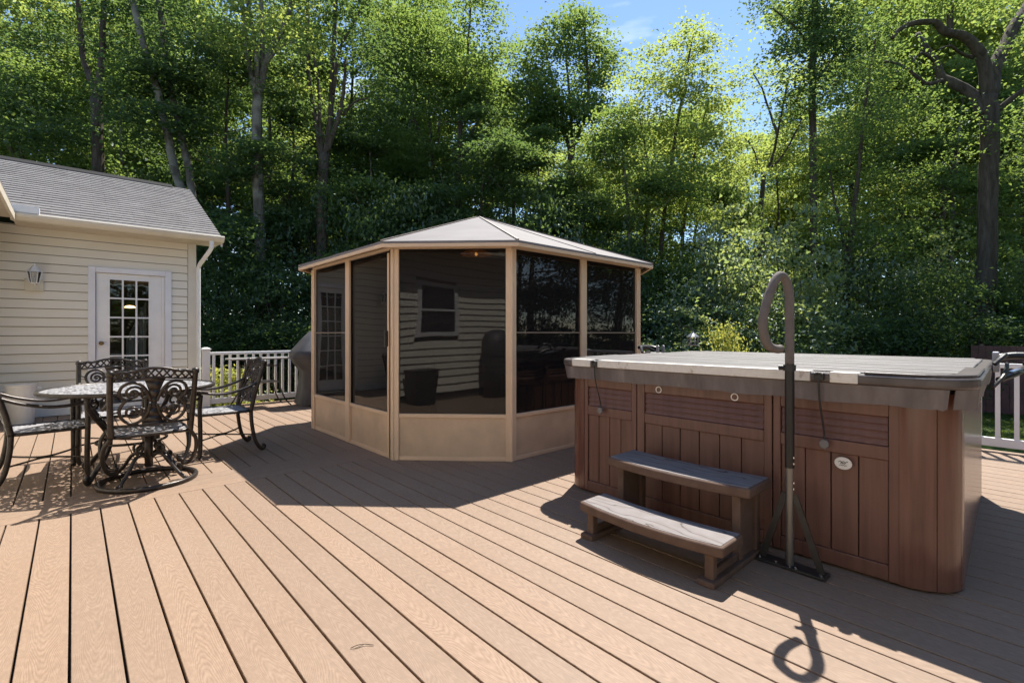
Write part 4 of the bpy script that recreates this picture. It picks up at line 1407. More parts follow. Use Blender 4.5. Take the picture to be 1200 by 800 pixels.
GRP = 'cast aluminium dining chairs'
c0 = thing('patio_chair', 'cast aluminium armchair standing right of the round table with its side to us', 'chair', (0, 0, 0), 0, GRP)
chair_parts(c0, False)
dup(c0, (-0.165, 5.50, 0), math.radians(-84), 'cast aluminium armchair cut off by the left edge of the photo', GRP)
dup(c0, (0.28, 6.02, 0), math.radians(176), 'cast aluminium armchair on the far side of the table before the door', GRP)
c0.location = (1.105, 5.555, 0); c0.rotation_euler = (0, 0, math.radians(91))
c1 = thing('swivel_chair', 'cast aluminium swivel armchair on a round base ring seen from behind', 'chair', (0, 0, 0), 0, GRP)
chair_parts(c1, True)
c1.location = (0.45, 4.80, 0); c1.rotation_euler = (0, 0, math.radians(1))

# ------------------------------------------------------------------ small things at the back
bk = thing('white_bucket', 'tall white plastic bin standing on the deck against the house wall', 'bucket', (-0.50, 9.0, 0))
q = MB(); q.lathe([(0.125, 0.003), (0.128, 0.01), (0.150, 0.47), (0.156, 0.475), (0.156, 0.50), (0.146, 0.503)], (-0.50, 9.0, 0), 28); q.build('bucket_body', M['white_vinyl'], bk, auto=40)
q = MB(); q.lathe([(0.160, 0.5035), (0.160, 0.512), (0.0, 0.516)], (-0.50, 9.0, 0), 28); q.build('lid', M['white_vinyl'], bk, auto=40)
q = MB(); q.box(-0.35, -0.31, 8.99, 9.03, 0.44, 0.465); q.build('spout', M['white_vinyl'], bk, bevel=0.004)

sc = Vector((2.24, 8.52, 0))
st = thing('side_table', 'small metal side table with curved legs by the back railing', 'table', sc)
q = MB(); q.prism(rrect(sc.x - 0.46, sc.x + 0.46, sc.y - 0.24, sc.y + 0.24, 0.06), 0.765, 0.785); q.build('tabletop', plain('grey_table_top', (0.28, 0.27, 0.26), 0.35, 0.3), st, bevel=0.004)
for sx_ in (-1, 1):
    for sy_ in (-1, 1):
        q = MB(); q.tube(smooth_path([(sc.x + sx_ * 0.26, sc.y + sy_ * 0.18, 0.764), (sc.x + sx_ * 0.25, sc.y + sy_ * 0.17, 0.5), (sc.x + sx_ * 0.26, sc.y + sy_ * 0.18, 0.28), (sc.x + sx_ * 0.33, sc.y + sy_ * 0.22, 0.10), (sc.x + sx_ * 0.40, sc.y + sy_ * 0.25, 0.012)], 5), 0.011, 8)
        q.build('leg', M['dark_metal'], st, smooth=True)
q = MB(); q.prism(rrect(sc.x - 0.25, sc.x + 0.25, sc.y - 0.17, sc.y + 0.17, 0.04), 0.39, 0.405); q.build('shelf', plain('grey_shelf', (0.3, 0.28, 0.25), 0.4, 0.3), st)
for sy_ in (-0.17, 0.17):
    q = MB(); q.tube([(sc.x - 0.25, sc.y + sy_, 0.66), (sc.x + 0.25, sc.y + sy_, 0.66)], 0.009, 6); q.build('stretcher', M['dark_metal'], st)

gr = thing('covered_grill', 'barbecue grill under a charcoal fabric cover behind the gazebo corner', 'grill', (3.23, 8.2, 0))
secs = [(0.015, 0.50, 0.30), (0.25, 0.46, 0.275), (0.55, 0.44, 0.27), (0.68, 0.54, 0.31), (0.78, 0.60, 0.33), (0.86, 0.60, 0.33), (0.90, 0.57, 0.31), (1.06, 0.44, 0.22), (1.20, 0.32, 0.12), (1.225, 0.26, 0.06)]
q = MB(); rg = random.Random(9)
rings = []
nr = 40
for z, hw, hd_ in secs:
    ring = []
    for k_ in range(nr):
        a = 2 * math.pi * k_ / nr
        ex = 0.45
        cx_ = math.copysign(abs(math.cos(a)) ** ex, math.cos(a)); cy_ = math.copysign(abs(math.sin(a)) ** ex, math.sin(a))
        wv = 1 + (0.025 * math.sin(7 * a + z * 5) + 0.02 * math.sin(13 * a + 3)) * (1 if z < 0.8 else 0.2)
        ring.append((3.23 + hw * cx_ * wv, 8.2 + hd_ * cy_ * wv, z + (0.01 * math.sin(5 * a) if z < 0.05 else 0)))
    rings.append(ring)
vs = [p for r_ in rings for p in r_]
fs = [(i * nr + k_, i * nr + (k_ + 1) % nr, (i + 1) * nr + (k_ + 1) % nr, (i + 1) * nr + k_) for i in range(len(secs) - 1) for k_ in range(nr)]
fs += [tuple(range((len(secs) - 1) * nr, len(secs) * nr)), tuple(reversed(range(nr)))]
q.add(vs, fs); q.build('fabric_cover', M['grill_cover'], gr, auto=50)
q = MB()
for x in (2.86, 3.60):
    for y in (8.03, 8.37): q.lathe([(0.02, -0.02), (0.03, -0.01), (0.03, 0.01), (0.02, 0.014)], (x, y, 0.022), 10)
q.build('caster', M['rubber'], gr)

ln = wp(812, 7.05)
lt = thing('hanging_lantern', 'small grey lantern hanging from a hook beyond the hot tub', 'lantern', (ln.x, ln.y, 0))
q = MB(); q.tube(smooth_path([(ln.x - 0.12, ln.y + 0.11, 0.003), (ln.x - 0.12, ln.y + 0.11, 0.6), (ln.x - 0.12, ln.y + 0.11, 1.2), (ln.x - 0.09, ln.y + 0.085, 1.28), (ln.x - 0.04, ln.y + 0.04, 1.28), (ln.x, ln.y, 1.215)], 6), 0.006, 6); q.build('hook', M['dark_metal'], lt)
q = MB()
q.lathe([(0.085, 0.0), (0.09, 0.012), (0.06, 0.02)], (ln.x, ln.y, 1.0), 8)
q.lathe([(0.095, 0.0), (0.06, 0.03), (0.025, 0.055), (0.012, 0.075), (0.0, 0.08)], (ln.x, ln.y, 1.125), 8)
for k_ in range(8):
    a = math.pi / 4 * k_
    q.tube([(ln.x + 0.075 * math.cos(a), ln.y + 0.075 * math.sin(a), 1.012), (ln.x + 0.075 * math.cos(a), ln.y + 0.075 * math.sin(a), 1.127)], 0.006, 5)
q.build('frame', plain('pewter', (0.22, 0.22, 0.23), 0.4, 0.6), lt)
q = MB(); q.lathe([(0.065, 0.0), (0.065, 0.10)], (ln.x, ln.y, 1.02), 8); q.build('glass', M['clear'], lt)

# privacy fence beyond the right railing
fc = thing('privacy_fence', 'dark red brown wooden privacy fence beyond the lawn on the right', 'fence', (17.5, 0, GZ))
q = MB(); rf2 = random.Random(3)
y = -5.9
while y < 1.25:
    q.box(17.5, 17.525, y, y + 0.135, GZ + 0.03, 0.86 + rf2.uniform(-0.01, 0.01)); y += 0.142
q.build('fence_boards', M['fence'], fc)
q = MB()
for z in (-0.6, 0.55): q.box(17.526, 17.58, -5.9, 1.3, z, z + 0.08)
for y in (-5.8, -3.5, -1.2, 1.1): q.box(17.581, 17.67, y, y + 0.09, GZ, 0.9)
q.build('fence_post', M['fence'], fc)

sb = thing('storage_bin', 'dark storage bin by the house wall mirrored in the front gazebo panel', 'bin', (-0.55, 1.85, 0))
q = MB(); q.hexa([(-0.84, 1.80, 0.003), (-0.58, 1.80, 0.003), (-0.58, 2.12, 0.003), (-0.84, 2.12, 0.003), (-0.86, 1.76, 0.52), (-0.54, 1.76, 0.52), (-0.54, 2.17, 0.52), (-0.86, 2.17, 0.52)]); q.build('bin_body', M['rubber'], sb, bevel=0.02)
q = MB(); q.box(-0.87, -0.53, 1.75, 2.18, 0.5205, 0.555); q.build('lid', M['rubber'], sb, bevel=0.012)
cg = thing('covered_cart', 'tall dark covered cart by the house wall mirrored in the front gazebo panel', 'cart', (-0.62, 0.45, 0))
q = MB(); q.lathe([(0.30, 0.003), (0.29, 0.5), (0.33, 0.8), (0.32, 1.0), (0.24, 1.14), (0.10, 1.2), (0.0, 1.21)], (-0.60, 0.42, 0), 28, 0.8, 1.05); q.build('fabric_cover', M['grill_cover'], cg, smooth=True)
q = MB(); q.lathe([(0.315, 0.0), (0.32, 0.02), (0.315, 0.04)], (-0.60, 0.42, 0.72), 28, 0.83, 1.07); q.build('cover_seam', M['rubber'], cg)
tw = pz0 = wp(423, 1.815); tg = thing('twig', 'small dark dry twig lying on the sunlit deck boards', 'twig', (tw.x, tw.y, 0))
q = MB(); q.tube(smooth_path([(tw.x - 0.035, tw.y + 0.012, 0.004), (tw.x - 0.012, tw.y + 0.004, 0.009), (tw.x + 0.012, tw.y - 0.004, 0.006), (tw.x + 0.038, tw.y - 0.03, 0.004)], 4), [0.0014] * 12 + [0.0009], 6)
q.tube([(tw.x - 0.03, tw.y + 0.0, 0.004), (tw.x + 0.012, tw.y - 0.004, 0.006)], 0.0009, 5); q.build('stick', M['bark'], tg)

# ------------------------------------------------------------------ foliage machinery
def leaf_mesh(name, centers, dirs_bias, size, mat, seed, wr=0.62, fold=0.18):
    """one mesh of many folded leaf-shaped quads pairs; centers Nx3"""
    r = np.random.default_rng(seed)
    n = len(centers)
    nor = r.normal(size=(n, 3)) * 0.55
    nor[:, 2] += 1.0
    nor /= np.linalg.norm(nor, axis=1)[:, None]
    t = r.normal(size=(n, 3)) + dirs_bias * 0.7
    t[:, 2] -= 0.25
    t -= nor * np.sum(t * nor, axis=1)[:, None]
    t /= np.linalg.norm(t, axis=1)[:, None] + 1e-9
    s = np.cross(nor, t)
    L_ = size * r.uniform(0.65, 1.35, size=(n, 1))
    W_ = L_ * wr * 0.5
    base = centers - t * L_ * 0.5
    tip = centers + t * L_ * 0.5 - nor * L_ * 0.10
    le = centers + s * W_ + nor * L_ * fold - t * L_ * 0.06
    ri = centers - s * W_ + nor * L_ * fold - t * L_ * 0.06
    V = np.stack([base, ri, tip, le], axis=1).reshape(-1, 3)
    idx = np.arange(n) * 4
    # two triangles so that the fold shows
    T = np.stack([idx, idx + 1, idx + 2, idx, idx + 2, idx + 3], axis=1).reshape(-1)
    me = bpy.data.meshes.new(name)
    me.vertices.add(len(V)); me.vertices.foreach_set('co', V.astype(np.float32).ravel())
    nt_ = n * 2
    me.loops.add(nt_ * 3); me.loops.foreach_set('vertex_index', T.astype(np.int32))
    me.polygons.add(nt_)
    me.polygons.foreach_set('loop_start', (np.arange(nt_) * 3).astype(np.int32))
    me.polygons.foreach_set('loop_total', np.full(nt_, 3, np.int32))
    me.update(calc_edges=True)
    me.materials.append(mat)
    return me


def crown_points(ells, density, seed, leaf_per=34, spray=0.55):
    """ells: (centre, radii, weight). sprays of leaves scattered in each ellipsoid"""
    r = np.random.default_rng(seed)
    C, B = [], []
    for c, rad, wgt in ells:
        rad = np.array(rad); c = np.array(c)
        vol = rad[0] * rad[1] * rad[2]
        ns = max(3, int(density * wgt * vol ** 0.72))
        d = r.normal(size=(ns, 3)); d /= np.linalg.norm(d, axis=1)[:, None]
        rr_ = r.uniform(0.12, 1.0, size=(ns, 1)) ** 0.5
        sc_c = c + d * rr_ * rad
        for k_ in range(ns):
            m_ = int(leaf_per * r.uniform(0.5, 1.5))
            sp = spray * r.uniform(0.6, 1.4)
            g_ = r.normal(size=(m_, 3)) * np.array([sp, sp, sp * 0.22])
            # spray tilts outward
            out = d[k_] * np.array([1, 1, 0])
            g_[:, 2] -= (g_ @ out) * 0.35
            C.append(sc_c[k_] + g_)
            B.append(np.repeat((d[k_] + g_ * 0.5)[:1], m_, 0))
    return np.concatenate(C), np.concatenate(B)


def link(name, me, parent=None):
    o = bpy.data.objects.new(name, me); COL.objects.link(o)
    if parent is not None: o.parent = parent
    return o


def limb(mb, pts, r0, r1, seed=0, wig=0.0, n=8):
    rr_ = random.Random(seed)
    P_ = smooth_path(pts, 4)
    m_ = len(P_)
    if wig:
        P_ = [p + Vector((rr_.uniform(-wig, wig), rr_.uniform(-wig, wig), 0)) for p in P_]
    rs = [r0 + (r1 - r0) * (i / (m_ - 1)) for i in range(m_)]
    mb.tube(P_, rs, n)


def archetype(seed, H=20.0, spread=4.0, base=0.35, mat='leaf_mid', bark='bark', lsize=0.19, dens=6.6, r0=0.20, lean=0.0):
    """a generic forest tree: trunk with limbs, crown of leaf sprays round the limb ends"""
    r = random.Random(seed)
    t = MB(); ells = []
    sp = [(0, 0, 0)]
    for k_ in range(1, 6):
        sp.append((sp[-1][0] + r.uniform(-0.35, 0.35) + lean, sp[-1][1] + r.uniform(-0.35, 0.35), H * 0.93 * k_ / 5))
    limb(t, sp, r0, 0.03, seed, 0.02)
    P_ = smooth_path(sp, 8)
    nl = r.randint(13, 17)
    for k_ in range(nl):
        f = base + (0.97 - base) * (k_ + r.uniform(0, 0.8)) / nl
        p = P_[min(int(f * (len(P_) - 1)), len(P_) - 1)]
        a = r.uniform(0, 2 * math.pi)
        prof_ = math.sin(math.pi * min(1, 0.25 + 0.75 * (f - base) / (1 - base))) ** 0.7
        Ln = spread * (0.35 + 0.65 * prof_) * r.uniform(0.6, 1.1)
        up = Ln * r.uniform(0.25, 0.8)
        e = p + Vector((math.cos(a) * Ln, math.sin(a) * Ln, up))
        mid = p.lerp(e, 0.5) + Vector((0, 0, -0.1 * Ln)) + Vector((r.uniform(-.3, .3), r.uniform(-.3, .3), 0))
        rr0 = max(0.02, r0 * (1 - f) * 0.55)
        limb(t, [p, mid, e], rr0, 0.012, seed + k_, 0.03, 6)
        q_ = mid.lerp(e, r.uniform(0.1, 0.5)); e2 = q_ + Vector((r.uniform(-1, 1), r.uniform(-1, 1), r.uniform(0.4, 1.2))) * Ln * 0.35
        limb(t, [q_, (q_ + e2) / 2 + Vector((0.1, 0.05, 0)), e2], rr0 * 0.6, 0.01, seed + 50 + k_, 0.02, 5)
        rx = Ln * r.uniform(0.42, 0.62)
        ells.append((tuple(e - (e - p) * 0.18), (rx, rx, rx * r.uniform(0.5, 0.75)), 1.0))
        ells.append((tuple(e2), (rx * 0.6, rx * 0.6, rx * 0.4), 1.0))
    top = P_[-1]
    ells.append((tuple(top), (spread * 0.38, spread * 0.38, spread * 0.42), 1.2))
    C, B = crown_points(ells, dens * 0.8, seed, 100, 0.58)
    me = leaf_mesh('crown', C, B, lsize, M[mat], seed)
    tk = t.build('trunk', M[bark], None, smooth=True)
    tme = tk.data
    bpy.data.objects.remove(tk)
    return tme, me


def bush_arch(seed, mat, R=1.6, H=3.0, lsize=0.095, dens=14.0):
    r = random.Random(seed)
    ells = []; t = MB()
    for k_ in range(9):
        a = r.uniform(0, 2 * math.pi); d = R * r.uniform(0.1, 0.6); z = H * r.uniform(0.2, 0.8)
        c = (math.cos(a) * d, math.sin(a) * d, z)
        s = R * r.uniform(0.4, 0.6) * (1.15 - 0.5 * z / H)
        ells.append((c, (s, s, s * 0.75), 1.0))
        limb(t, [(0, 0, 0), (c[0] * 0.4, c[1] * 0.4, z * 0.5), c], 0.03, 0.01, seed + k_, 0.02, 5)
    ells.append(((0, 0, H * 0.85), (R * 0.45, R * 0.45, H * 0.2), 1.0))
    C, B = crown_points(ells, dens * 0.8, seed, 74, 0.33)
    C[:, 2] = np.maximum(C[:, 2], 0.05)
    me = leaf_mesh('foliage', C, B, lsize, M[mat], seed)
    tk = t.build('stem', M['bark'], None, smooth=True); tme = tk.data; bpy.data.objects.remove(tk)
    return tme, me


ARCH = [archetype(11, 20, 4.2, 0.30, 'leaf_mid', 'bark'), archetype(12, 21, 3.6, 0.36, 'leaf_mid', 'bark'),
        archetype(13, 19, 4.6, 0.26, 'leaf_bright', 'bark_grey'), archetype(14, 20, 3.8, 0.22, 'leaf_dark', 'bark'),
        archetype(15, 20, 4.4, 0.40, 'leaf_bright', 'bark'), archetype(16, 18, 3.2, 0.15, 'leaf_mid', 'bark_grey')]
BUSH = [bush_arch(21, 'leaf_dark_glossy'), bush_arch(22, 'leaf_dark', 1.7, 3.2), bush_arch(23, 'leaf_glossy'), bush_arch(24, 'leaf_dark', 1.5, 3.4), bush_arch(25, 'leaf_mid', 1.8, 2.8)]


ORD = ['first', 'second', 'third', 'fourth', 'fifth', 'sixth', 'seventh', 'eighth', 'ninth', 'tenth', 'eleventh', 'twelfth', 'thirteenth', 'fourteenth', 'fifteenth', 'sixteenth', 'seventeenth', 'eighteenth', 'nineteenth', 'twentieth']
PENDING = {}


def relabel():
    for (what, reg), lst in PENDING.items():
        lst.sort(key=lambda t_: t_[0])
        for i_, (px_, o_) in enumerate(lst):
            w_ = what % (ORD[i_] + ' from left') if len(lst) > 1 else what % 'only one'
            o_['label'] = w_ + ' ' + reg
            if len(lst) > 1: o_['group'] = what.split(',')[0] + 's ' + reg


def put(kind_name, arch, loc, scale, rz, label, cat, group, part1, part2):
    o = thing(kind_name, label, cat, loc, rz, group)
    o.scale = scale
    link(part1, arch[0], o); link(part2, arch[1], o)
    return o


rw = random.Random(77)
TOPS = [(-200, -90), (520, -60), (575, 40), (600, 105), (720, 120), (745, 75), (850, 95), (868, 150), (915, 110), (940, -20), (1400, -90)]


def top_at(px):
    for (a, ya), (b, yb) in zip(TOPS, TOPS[1:]):
        if a <= px <= b: return ya + (yb - ya) * (px - a) / (b - a)
    return -90


REG = [(-400, 232, 'above the house roof'), (232, 370, 'between the house and the gazebo'), (370, 745, 'behind the gazebo roof'), (745, 960, 'behind the hot tub'), (960, 1700, 'at the far right')]


def region(px):
    for a, b, s in REG:
        if a <= px < b: return s
    return REG[-1][2]


# back rows of the wood
for row, (d0, step, ph) in enumerate(((27.0, 92, 0), (34.0, 74, 20), (43.0, 52, 8))):
    px = -130 + ph
    while px < 1340:
        d = d0 + rw.uniform(-2.5, 2.5)
        ty = max(top_at(px), (-60, 0, 95)[row]) + rw.uniform(0, (45, 90, 110)[row])
        h = (CAMH + (HY - ty) / F_PX * d) - GZ
        ai = rw.choice([0, 1, 1, 2, 3, 4, 5] if row else [0, 1, 2, 4, 5])
        sz = h / 20.5
        sxy = max(0.75, min(1.25, sz)) * rw.uniform(0.85, 1.1)
        rn = ('second', 'third', 'last')[row]
        o_ = put('woodland_tree', ARCH[ai], wp(px, d, GZ), (sxy, sxy, sz), rw.uniform(0, 6.28),
            'tall leafy tree in the %s row of the wood %s' % (rn, region(px)), 'tree',
            'trees of the %s row of the wood %s' % (rn, region(px)), 'trunk', 'crown')
        PENDING.setdefault(('tall %s row tree, %%s' % rn, region(px)), []).append((px, o_))
        px += step * rw.uniform(0.75, 1.25)


for k_ in range(12):
    loc = Vector(((20.5, -8.0), (18.0, -8.6), (15.5, -9.0), (13.5, -10.5), (11.5, -11.5), (9.5, -12.5), (7, -13), (4.5, -13.5), (23, -9.5), (17, -11.5), (13, -13), (2, -14))[k_] + (GZ,))
    put('woodland_tree', ARCH[(0, 3, 1, 5)[k_ % 4]], loc, (0.85, 0.85, 0.72), rw.uniform(0, 6.28), 'leafy tree mirrored dimly in the right hand gazebo panels', 'tree', 'trees mirrored in the gazebo panels', 'trunk', 'crown')
    put('bush', BUSH[(1, 3)[k_ % 2]], loc + Vector((rw.uniform(-1, 1), rw.uniform(0, 1), 0)), (1.5, 1.5, 1.6), rw.uniform(0, 6.28), 'dark bush mirrored dimly in the right hand gazebo panels', 'bush', 'bushes mirrored in the gazebo panels', 'stem', 'foliage')


def special(name, label, d, stems, crown, mat, bark='bark', lsize=0.135, dens=13.0, seed=1, depth=1.2):
    """tree whose limbs follow the ones in the photograph; stems: (pixel path, radius px start, end)"""
    r = random.Random(seed)
    root = thing(name, label, 'tree', wp(stems[0][0][0][0], d, GZ))
    ro = Vector(root.location)
    t = MB()
    for si, (path, w0, w1) in enumerate(stems):
        dd_ = [0.0]
        k_ = r.uniform(-0.3, 0.3) if si else 0.0
        pts = []
        for j, (px, py) in enumerate(path):
            pts.append(wpy(px, py, d + k_ * j))
        if si == 0:
            pts = [wp(path[0][0], d, GZ - 0.1)] + pts
        limb(t, pts, w0 / F_PX * d, w1 / F_PX * d, seed + si, 0.015, 10)
    t.build('trunk', M[bark], root, smooth=True)
    ells = []
    for e in crown:
        px, py, rx, ry = e[:4]
        wg = e[4] if len(e) > 4 else 1.0
        dz = r.uniform(-depth, depth)
        c = wpy(px, py, d + dz)
        rxm, rym = rx / F_PX * d, ry / F_PX * d
        ells.append((tuple(c - ro), (rxm, rxm, rym), wg))
    C, B = crown_points(ells, dens * 0.8, seed, 84, 0.44)
    me = leaf_mesh('crown', C, B, lsize, M[mat], seed)
    link('crown', me, root)
    return root


special('forked_tree', 'thick dark trunk with a V fork rising behind the house roof', 17,
        [([(117, 300), (115, 187), (113, 115)], 7, 5.5), ([(114, 118), (105, 90), (97, 65), (92, 0), (86, -80)], 4, 2), ([(114, 118), (119, 70), (122, 0), (126, -90)], 4.2, 2)],
        [(60, 60, 50, 40), (150, 40, 45, 45), (100, -30, 70, 40), (30, 120, 45, 35), (160, 120, 35, 30), (70, 150, 40, 30), (200, 10, 40, 30)], 'leaf_dark', 'bark', seed=101)  # dark leaves: shade on this near crown is put into the colour
special('leaning_tree', 'lichen spotted pair of slanting trunks right of the roof ridge', 16.5,
        [([(232, 300), (224, 215), (214, 165), (196, 80), (184, -20)], 5, 3), ([(226, 260), (205, 200), (196, 155), (180, 90), (162, 30), (150, -40)], 5, 3)],
        [(170, 10, 50, 40), (215, 60, 40, 35), (200, 120, 35, 25), (240, 30, 40, 35), (180, 150, 50, 22)], 'leaf_dark', 'bark_grey', seed=102)  # dark leaf colour again stands in for shaded near foliage
special('pale_barked_tree', 'pale grey straight trunk that fans into several stems left of the gazebo', 16.5,
        [([(306, 420), (304, 260), (301, 170), (302, 112)], 6.5, 5.5), ([(301, 116), (292, 75), (284, 10), (278, -70)], 3.6, 2), ([(302, 112), (300, 60), (290, 0), (288, -60)], 3, 1.6),
         ([(303, 112), (308, 70), (306, 0), (310, -60)], 3.4, 1.8), ([(304, 112), (313, 68), (328, 40), (340, 10), (350, -50)], 4.2, 2), ([(312, 75), (330, 55), (355, 45)], 1.8, 0.8)],
        [(270, 20, 40, 40), (320, -10, 50, 40), (350, 50, 40, 30), (250, 90, 30, 25, 0.7), (340, 110, 30, 25, 0.6), (300, -60, 60, 30)], 'leaf_bright', 'bark_grey', seed=103)
special('many_stemmed_tree', 'grey trunk splitting into five upright stems above the gazebo left corner', 17.5,
        [([(376, 420), (377, 300), (378, 220), (380, 180)], 6.5, 6), ([(377, 190), (370, 140), (362, 90), (360, 20), (362, -40)], 3, 1.6), ([(378, 185), (375, 140), (372, 90), (366, 60)], 2.4, 1.2),
         ([(381, 185), (387, 140), (390, 70), (395, -20)], 4, 2), ([(382, 180), (396, 140), (402, 110), (405, 70)], 3, 1.4), ([(402, 135), (415, 120), (432, 115)], 1.6, 0.8), ([(390, 110), (398, 60), (415, 25), (430, 0)], 2.2, 1)],
        [(350, 20, 45, 40), (410, 0, 45, 40), (440, 60, 40, 35, 0.7), (430, 130, 40, 30, 0.8), (345, 130, 30, 30, 0.6), (380, -40, 60, 30)], 'leaf_dark', 'bark', seed=104)  # crown shade painted in by the darker leaf colour
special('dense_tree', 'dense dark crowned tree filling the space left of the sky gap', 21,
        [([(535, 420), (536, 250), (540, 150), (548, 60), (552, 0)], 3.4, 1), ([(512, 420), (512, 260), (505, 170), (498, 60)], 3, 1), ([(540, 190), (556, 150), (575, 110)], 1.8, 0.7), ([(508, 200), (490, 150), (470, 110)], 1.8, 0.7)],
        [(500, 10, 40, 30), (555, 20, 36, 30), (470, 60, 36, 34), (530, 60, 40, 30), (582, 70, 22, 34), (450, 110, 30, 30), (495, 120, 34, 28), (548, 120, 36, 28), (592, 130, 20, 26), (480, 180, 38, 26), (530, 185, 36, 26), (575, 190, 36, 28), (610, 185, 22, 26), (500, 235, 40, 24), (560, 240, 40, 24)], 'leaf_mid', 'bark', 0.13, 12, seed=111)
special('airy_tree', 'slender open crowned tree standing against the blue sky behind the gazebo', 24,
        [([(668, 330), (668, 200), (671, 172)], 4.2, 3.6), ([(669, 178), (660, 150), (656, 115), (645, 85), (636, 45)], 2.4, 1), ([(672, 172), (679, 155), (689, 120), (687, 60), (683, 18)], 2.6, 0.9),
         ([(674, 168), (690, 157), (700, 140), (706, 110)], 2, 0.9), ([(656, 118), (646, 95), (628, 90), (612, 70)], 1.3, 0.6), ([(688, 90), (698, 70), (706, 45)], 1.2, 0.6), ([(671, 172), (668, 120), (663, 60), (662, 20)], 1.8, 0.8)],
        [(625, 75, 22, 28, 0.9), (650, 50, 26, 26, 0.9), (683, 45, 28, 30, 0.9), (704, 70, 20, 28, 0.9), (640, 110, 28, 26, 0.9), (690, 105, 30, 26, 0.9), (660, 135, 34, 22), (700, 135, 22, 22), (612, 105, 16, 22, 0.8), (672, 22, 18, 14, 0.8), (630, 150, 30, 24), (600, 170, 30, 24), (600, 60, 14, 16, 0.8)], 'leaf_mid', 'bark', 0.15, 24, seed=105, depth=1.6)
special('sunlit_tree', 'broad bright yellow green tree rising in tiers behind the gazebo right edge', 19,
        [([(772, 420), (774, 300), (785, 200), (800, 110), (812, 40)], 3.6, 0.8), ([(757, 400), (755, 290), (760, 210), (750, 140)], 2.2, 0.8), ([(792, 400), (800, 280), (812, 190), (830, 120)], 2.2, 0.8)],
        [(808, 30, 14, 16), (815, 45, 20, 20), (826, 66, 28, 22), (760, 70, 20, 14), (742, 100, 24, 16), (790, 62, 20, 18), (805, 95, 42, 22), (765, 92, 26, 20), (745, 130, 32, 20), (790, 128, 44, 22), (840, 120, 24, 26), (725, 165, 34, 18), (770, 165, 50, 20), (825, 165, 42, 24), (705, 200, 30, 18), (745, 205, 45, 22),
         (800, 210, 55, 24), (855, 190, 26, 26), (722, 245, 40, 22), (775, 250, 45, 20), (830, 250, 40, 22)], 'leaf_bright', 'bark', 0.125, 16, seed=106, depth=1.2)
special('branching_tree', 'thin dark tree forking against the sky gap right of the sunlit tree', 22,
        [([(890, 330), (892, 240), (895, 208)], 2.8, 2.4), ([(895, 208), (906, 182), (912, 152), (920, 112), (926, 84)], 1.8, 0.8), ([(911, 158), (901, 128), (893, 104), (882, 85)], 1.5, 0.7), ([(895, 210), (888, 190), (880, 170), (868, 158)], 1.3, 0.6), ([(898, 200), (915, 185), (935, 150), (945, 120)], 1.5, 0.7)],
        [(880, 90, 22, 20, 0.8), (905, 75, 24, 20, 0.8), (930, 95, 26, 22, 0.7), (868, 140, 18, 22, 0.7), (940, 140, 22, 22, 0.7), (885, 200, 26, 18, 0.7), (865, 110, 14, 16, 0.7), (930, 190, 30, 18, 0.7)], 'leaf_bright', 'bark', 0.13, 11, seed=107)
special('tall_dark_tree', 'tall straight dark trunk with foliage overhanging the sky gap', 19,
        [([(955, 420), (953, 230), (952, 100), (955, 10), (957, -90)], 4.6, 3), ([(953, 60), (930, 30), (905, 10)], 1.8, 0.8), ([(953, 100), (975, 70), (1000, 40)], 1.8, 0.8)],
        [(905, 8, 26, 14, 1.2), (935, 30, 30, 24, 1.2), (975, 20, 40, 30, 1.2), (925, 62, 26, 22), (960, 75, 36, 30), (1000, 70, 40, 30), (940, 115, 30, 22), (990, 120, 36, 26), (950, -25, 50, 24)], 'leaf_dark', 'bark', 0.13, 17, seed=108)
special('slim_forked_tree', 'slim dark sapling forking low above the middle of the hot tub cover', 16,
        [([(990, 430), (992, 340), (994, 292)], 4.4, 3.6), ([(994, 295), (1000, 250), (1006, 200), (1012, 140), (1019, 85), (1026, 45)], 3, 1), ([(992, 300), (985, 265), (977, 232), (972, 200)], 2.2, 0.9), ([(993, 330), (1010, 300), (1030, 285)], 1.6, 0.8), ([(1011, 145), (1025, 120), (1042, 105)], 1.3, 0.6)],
        [(975, 190, 36, 22), (1010, 170, 34, 20), (1045, 150, 36, 18), (1030, 205, 40, 18), (965, 235, 30, 20), (1040, 245, 44, 20), (1000, 110, 26, 20, 0.7), (1050, 100, 26, 16, 0.7), (985, 270, 36, 18), (1060, 290, 40, 20)], 'leaf_mid', 'bark', 0.105, 16, seed=109, depth=0.9)
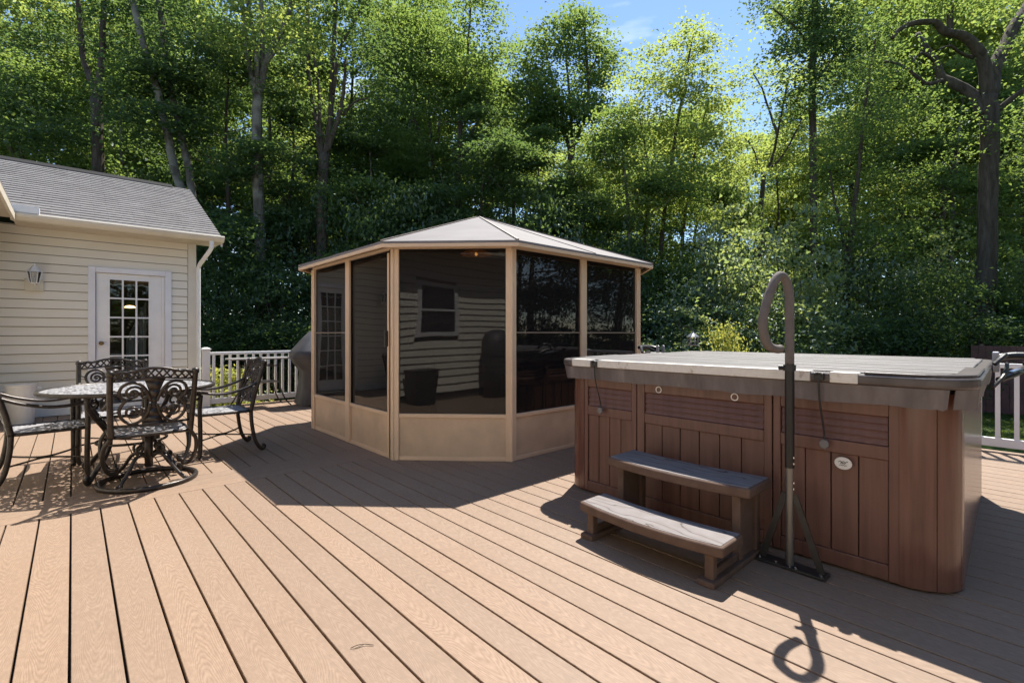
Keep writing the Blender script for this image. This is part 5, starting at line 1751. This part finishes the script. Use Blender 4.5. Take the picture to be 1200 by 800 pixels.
special('massive_tree', 'massive old tree with crooked spreading limbs at the right edge', 14.5,
        [([(1150, 420), (1156, 320), (1158, 220), (1160, 150), (1158, 112)], 10, 8.5), ([(1153, 135), (1140, 112), (1118, 98), (1103, 90), (1094, 70), (1082, 52), (1076, 40)], 6.5, 3), ([(1158, 118), (1153, 75), (1143, 55), (1128, 42), (1108, 38), (1093, 26), (1062, 30), (1045, 45)], 7, 2),
         ([(1160, 115), (1166, 78), (1178, 55), (1190, 28), (1202, 10), (1226, -30)], 8, 5), ([(1166, 132), (1180, 120), (1196, 108), (1215, 96)], 3.6, 2), ([(1103, 95), (1085, 98), (1068, 84), (1050, 74), (1030, 72)], 2.6, 1), ([(1140, 68), (1125, 62), (1114, 54), (1100, 58)], 2, 0.8),
         ([(1112, 40), (1114, 15), (1118, -10), (1122, -60)], 3.6, 2), ([(1094, 72), (1080, 62), (1068, 74)], 1.8, 0.8)],
        [(1060, 10, 36, 18, 0.9), (1100, -10, 40, 18), (1150, -20, 44, 20), (1030, 45, 34, 22, 0.9), (1060, 70, 24, 14, 0.7), (1195, 60, 22, 16, 0.8), (1210, 130, 30, 26), (1185, 165, 34, 18), (1120, 150, 26, 14, 0.8), (1150, 10, 22, 10, 0.6), (1230, 30, 30, 30), (1050, 130, 40, 18, 1.2), (1010, 90, 34, 18, 1.2), (985, 150, 30, 16), (1090, 135, 26, 12), (1205, 200, 40, 20), (1110, 190, 36, 16, 0.8)], 'leaf_mid', 'bark', 0.105, 18, seed=110, depth=0.8)

# thin understorey trunks and young trees between the gazebo and the hot tub, and elsewhere
for i, (px, d, ty, ai) in enumerate(((742, 18, 120, 5), (512, 24, 40, 5), (540, 22, 70, 5), (480, 25, 10, 5), (600, 24, 90, 5), (838, 19, 215, 5),
                                     (1110, 21, 60, 5), (430, 19, 130, 5), (255, 18, 70, 3), (345, 18.5, 110, 3), (20, 18, 40, 5), (70, 19, 80, 5), (150, 20, 60, 5), (1230, 19, 60, 5), (640, 20, 175, 3), (560, 19, 150, 3), (690, 19.5, 180, 5))):
    h = (CAMH + (HY - ty) / F_PX * d) - GZ
    sz = h / 18.5
    sxy = sz * 1.0 + 0.12
    o_ = put('young_tree', ARCH[ai], wp(px, d, GZ), (sxy, sxy, sz), rw.uniform(0, 6.28), 'young thin stemmed tree in the front row of the wood ' + region(px), 'tree',
        'young trees at the edge of the wood ' + region(px), 'trunk', 'crown')
    PENDING.setdefault(('slim young tree, %s', region(px)), []).append((px, o_))

# bushes at the edge of the wood
bl = []
for px in range(-60, 240, 46): bl.append((px, 17.5, 200, 3))
for px in range(228, 372, 24): bl.append((px, 15.5 + (px % 3), rw.choice((265, 290, 310, 330)), rw.choice((1, 3))))
for px in range(238, 372, 32): bl.append((px, 14.5, 370, 1))
for px in range(372, 760, 30): bl.append((px, 17 + (px % 4) * 0.7, rw.choice((215, 240, 265)), rw.choice((0, 1, 3, 4))))
for px in range(760, 800, 20): bl.append((px, 17, 330, 1))
for px in range(800, 965, 22): bl.append((px, 13.5 + (px % 5) * 0.5, rw.choice((225, 255, 285, 320)), rw.choice((2, 2, 2, 0))))
for px in range(800, 1000, 34): bl.append((px, 12.8, rw.choice((350, 370)), rw.choice((0, 2, 4))))
for px in range(965, 1240, 24): bl.append((px, 14.2 + (px % 5) * 0.4, rw.choice((255, 285, 310, 340)), rw.choice((1, 2, 4, 0))))
for px in range(975, 1240, 36): bl.append((px, 13.6, 365, rw.choice((1, 3, 4))))
for px in range(-60, 1300, 40): bl.append((px, 24 + (px % 7) * 0.5, rw.choice((290, 310, 330)), rw.choice((1, 3))))
for px in range(-60, 1300, 36): bl.append((px, 36 + (px % 7) * 0.6, rw.choice((300, 320, 335)), rw.choice((1, 3))))
for px, d, ty, bi in bl:
    px += rw.uniform(-8, 8)
    h = (CAMH + (HY - ty) / F_PX * d) - GZ
    arch = BUSH[bi]
    sz = h / 3.2
    sxy = 0.75 + 0.22 * sz if d < 20 else 1.0 + 0.35 * sz
    kd = ('leafy green', 'dark green', 'sunlit pale green', 'dark green', 'leafy green')[bi]
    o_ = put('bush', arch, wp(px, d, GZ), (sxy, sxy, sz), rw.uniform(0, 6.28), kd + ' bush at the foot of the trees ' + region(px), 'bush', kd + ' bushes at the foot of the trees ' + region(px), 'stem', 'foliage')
    rk_ = 'front row ' if d < 20 else ('deep ' if d < 30 else 'distant ')
    PENDING.setdefault((rk_ + kd + ' bush, %s', region(px)), []).append((px, o_))

# two golden shrubs
gb = bush_arch(31, 'leaf_gold', 0.55, 1.5, 0.085, 240)
for px, d, ty, sx_, lab in ((850, 10.2, 380, 0.55, 'golden yellow conifer shrub showing just above the hot tub cover'), (264, 10.0, 430, 0.8, 'yellow green shrub behind the back railing near the house corner')):
    h = (CAMH + (HY - ty) / F_PX * d) - GZ
    put('golden_shrub', gb, wp(px, d, GZ), (sx_, sx_, h / 1.6), rw.uniform(0, 6.28), lab, 'shrub', None, 'stem', 'foliage')

# grass blades where the lawn shows through the railings
rg_ = np.random.default_rng(8)
pts = []
for (pa, pb, da, db, n) in ((230, 380, 10.5, 18, 9000), (1100, 1260, 9.0, 13.5, 12000)):
    pxs = rg_.uniform(pa, pb, n); ds_ = rg_.uniform(da, db, n)
    for a, b in zip(pxs, ds_):
        v = wp(a, b, GZ + 0.04); pts.append((v.x, v.y, v.z))
C = np.array(pts); B = np.tile(np.array([[0, 0, 2.5]]), (len(C), 1))
gm = leaf_mesh('grass', C, B, 0.11, M['blade'], 5, 0.16, 0.02)
tag(link('grass', gm), 'short green grass of the lawn beyond the deck railings', 'grass', None, 'stuff')

relabel()
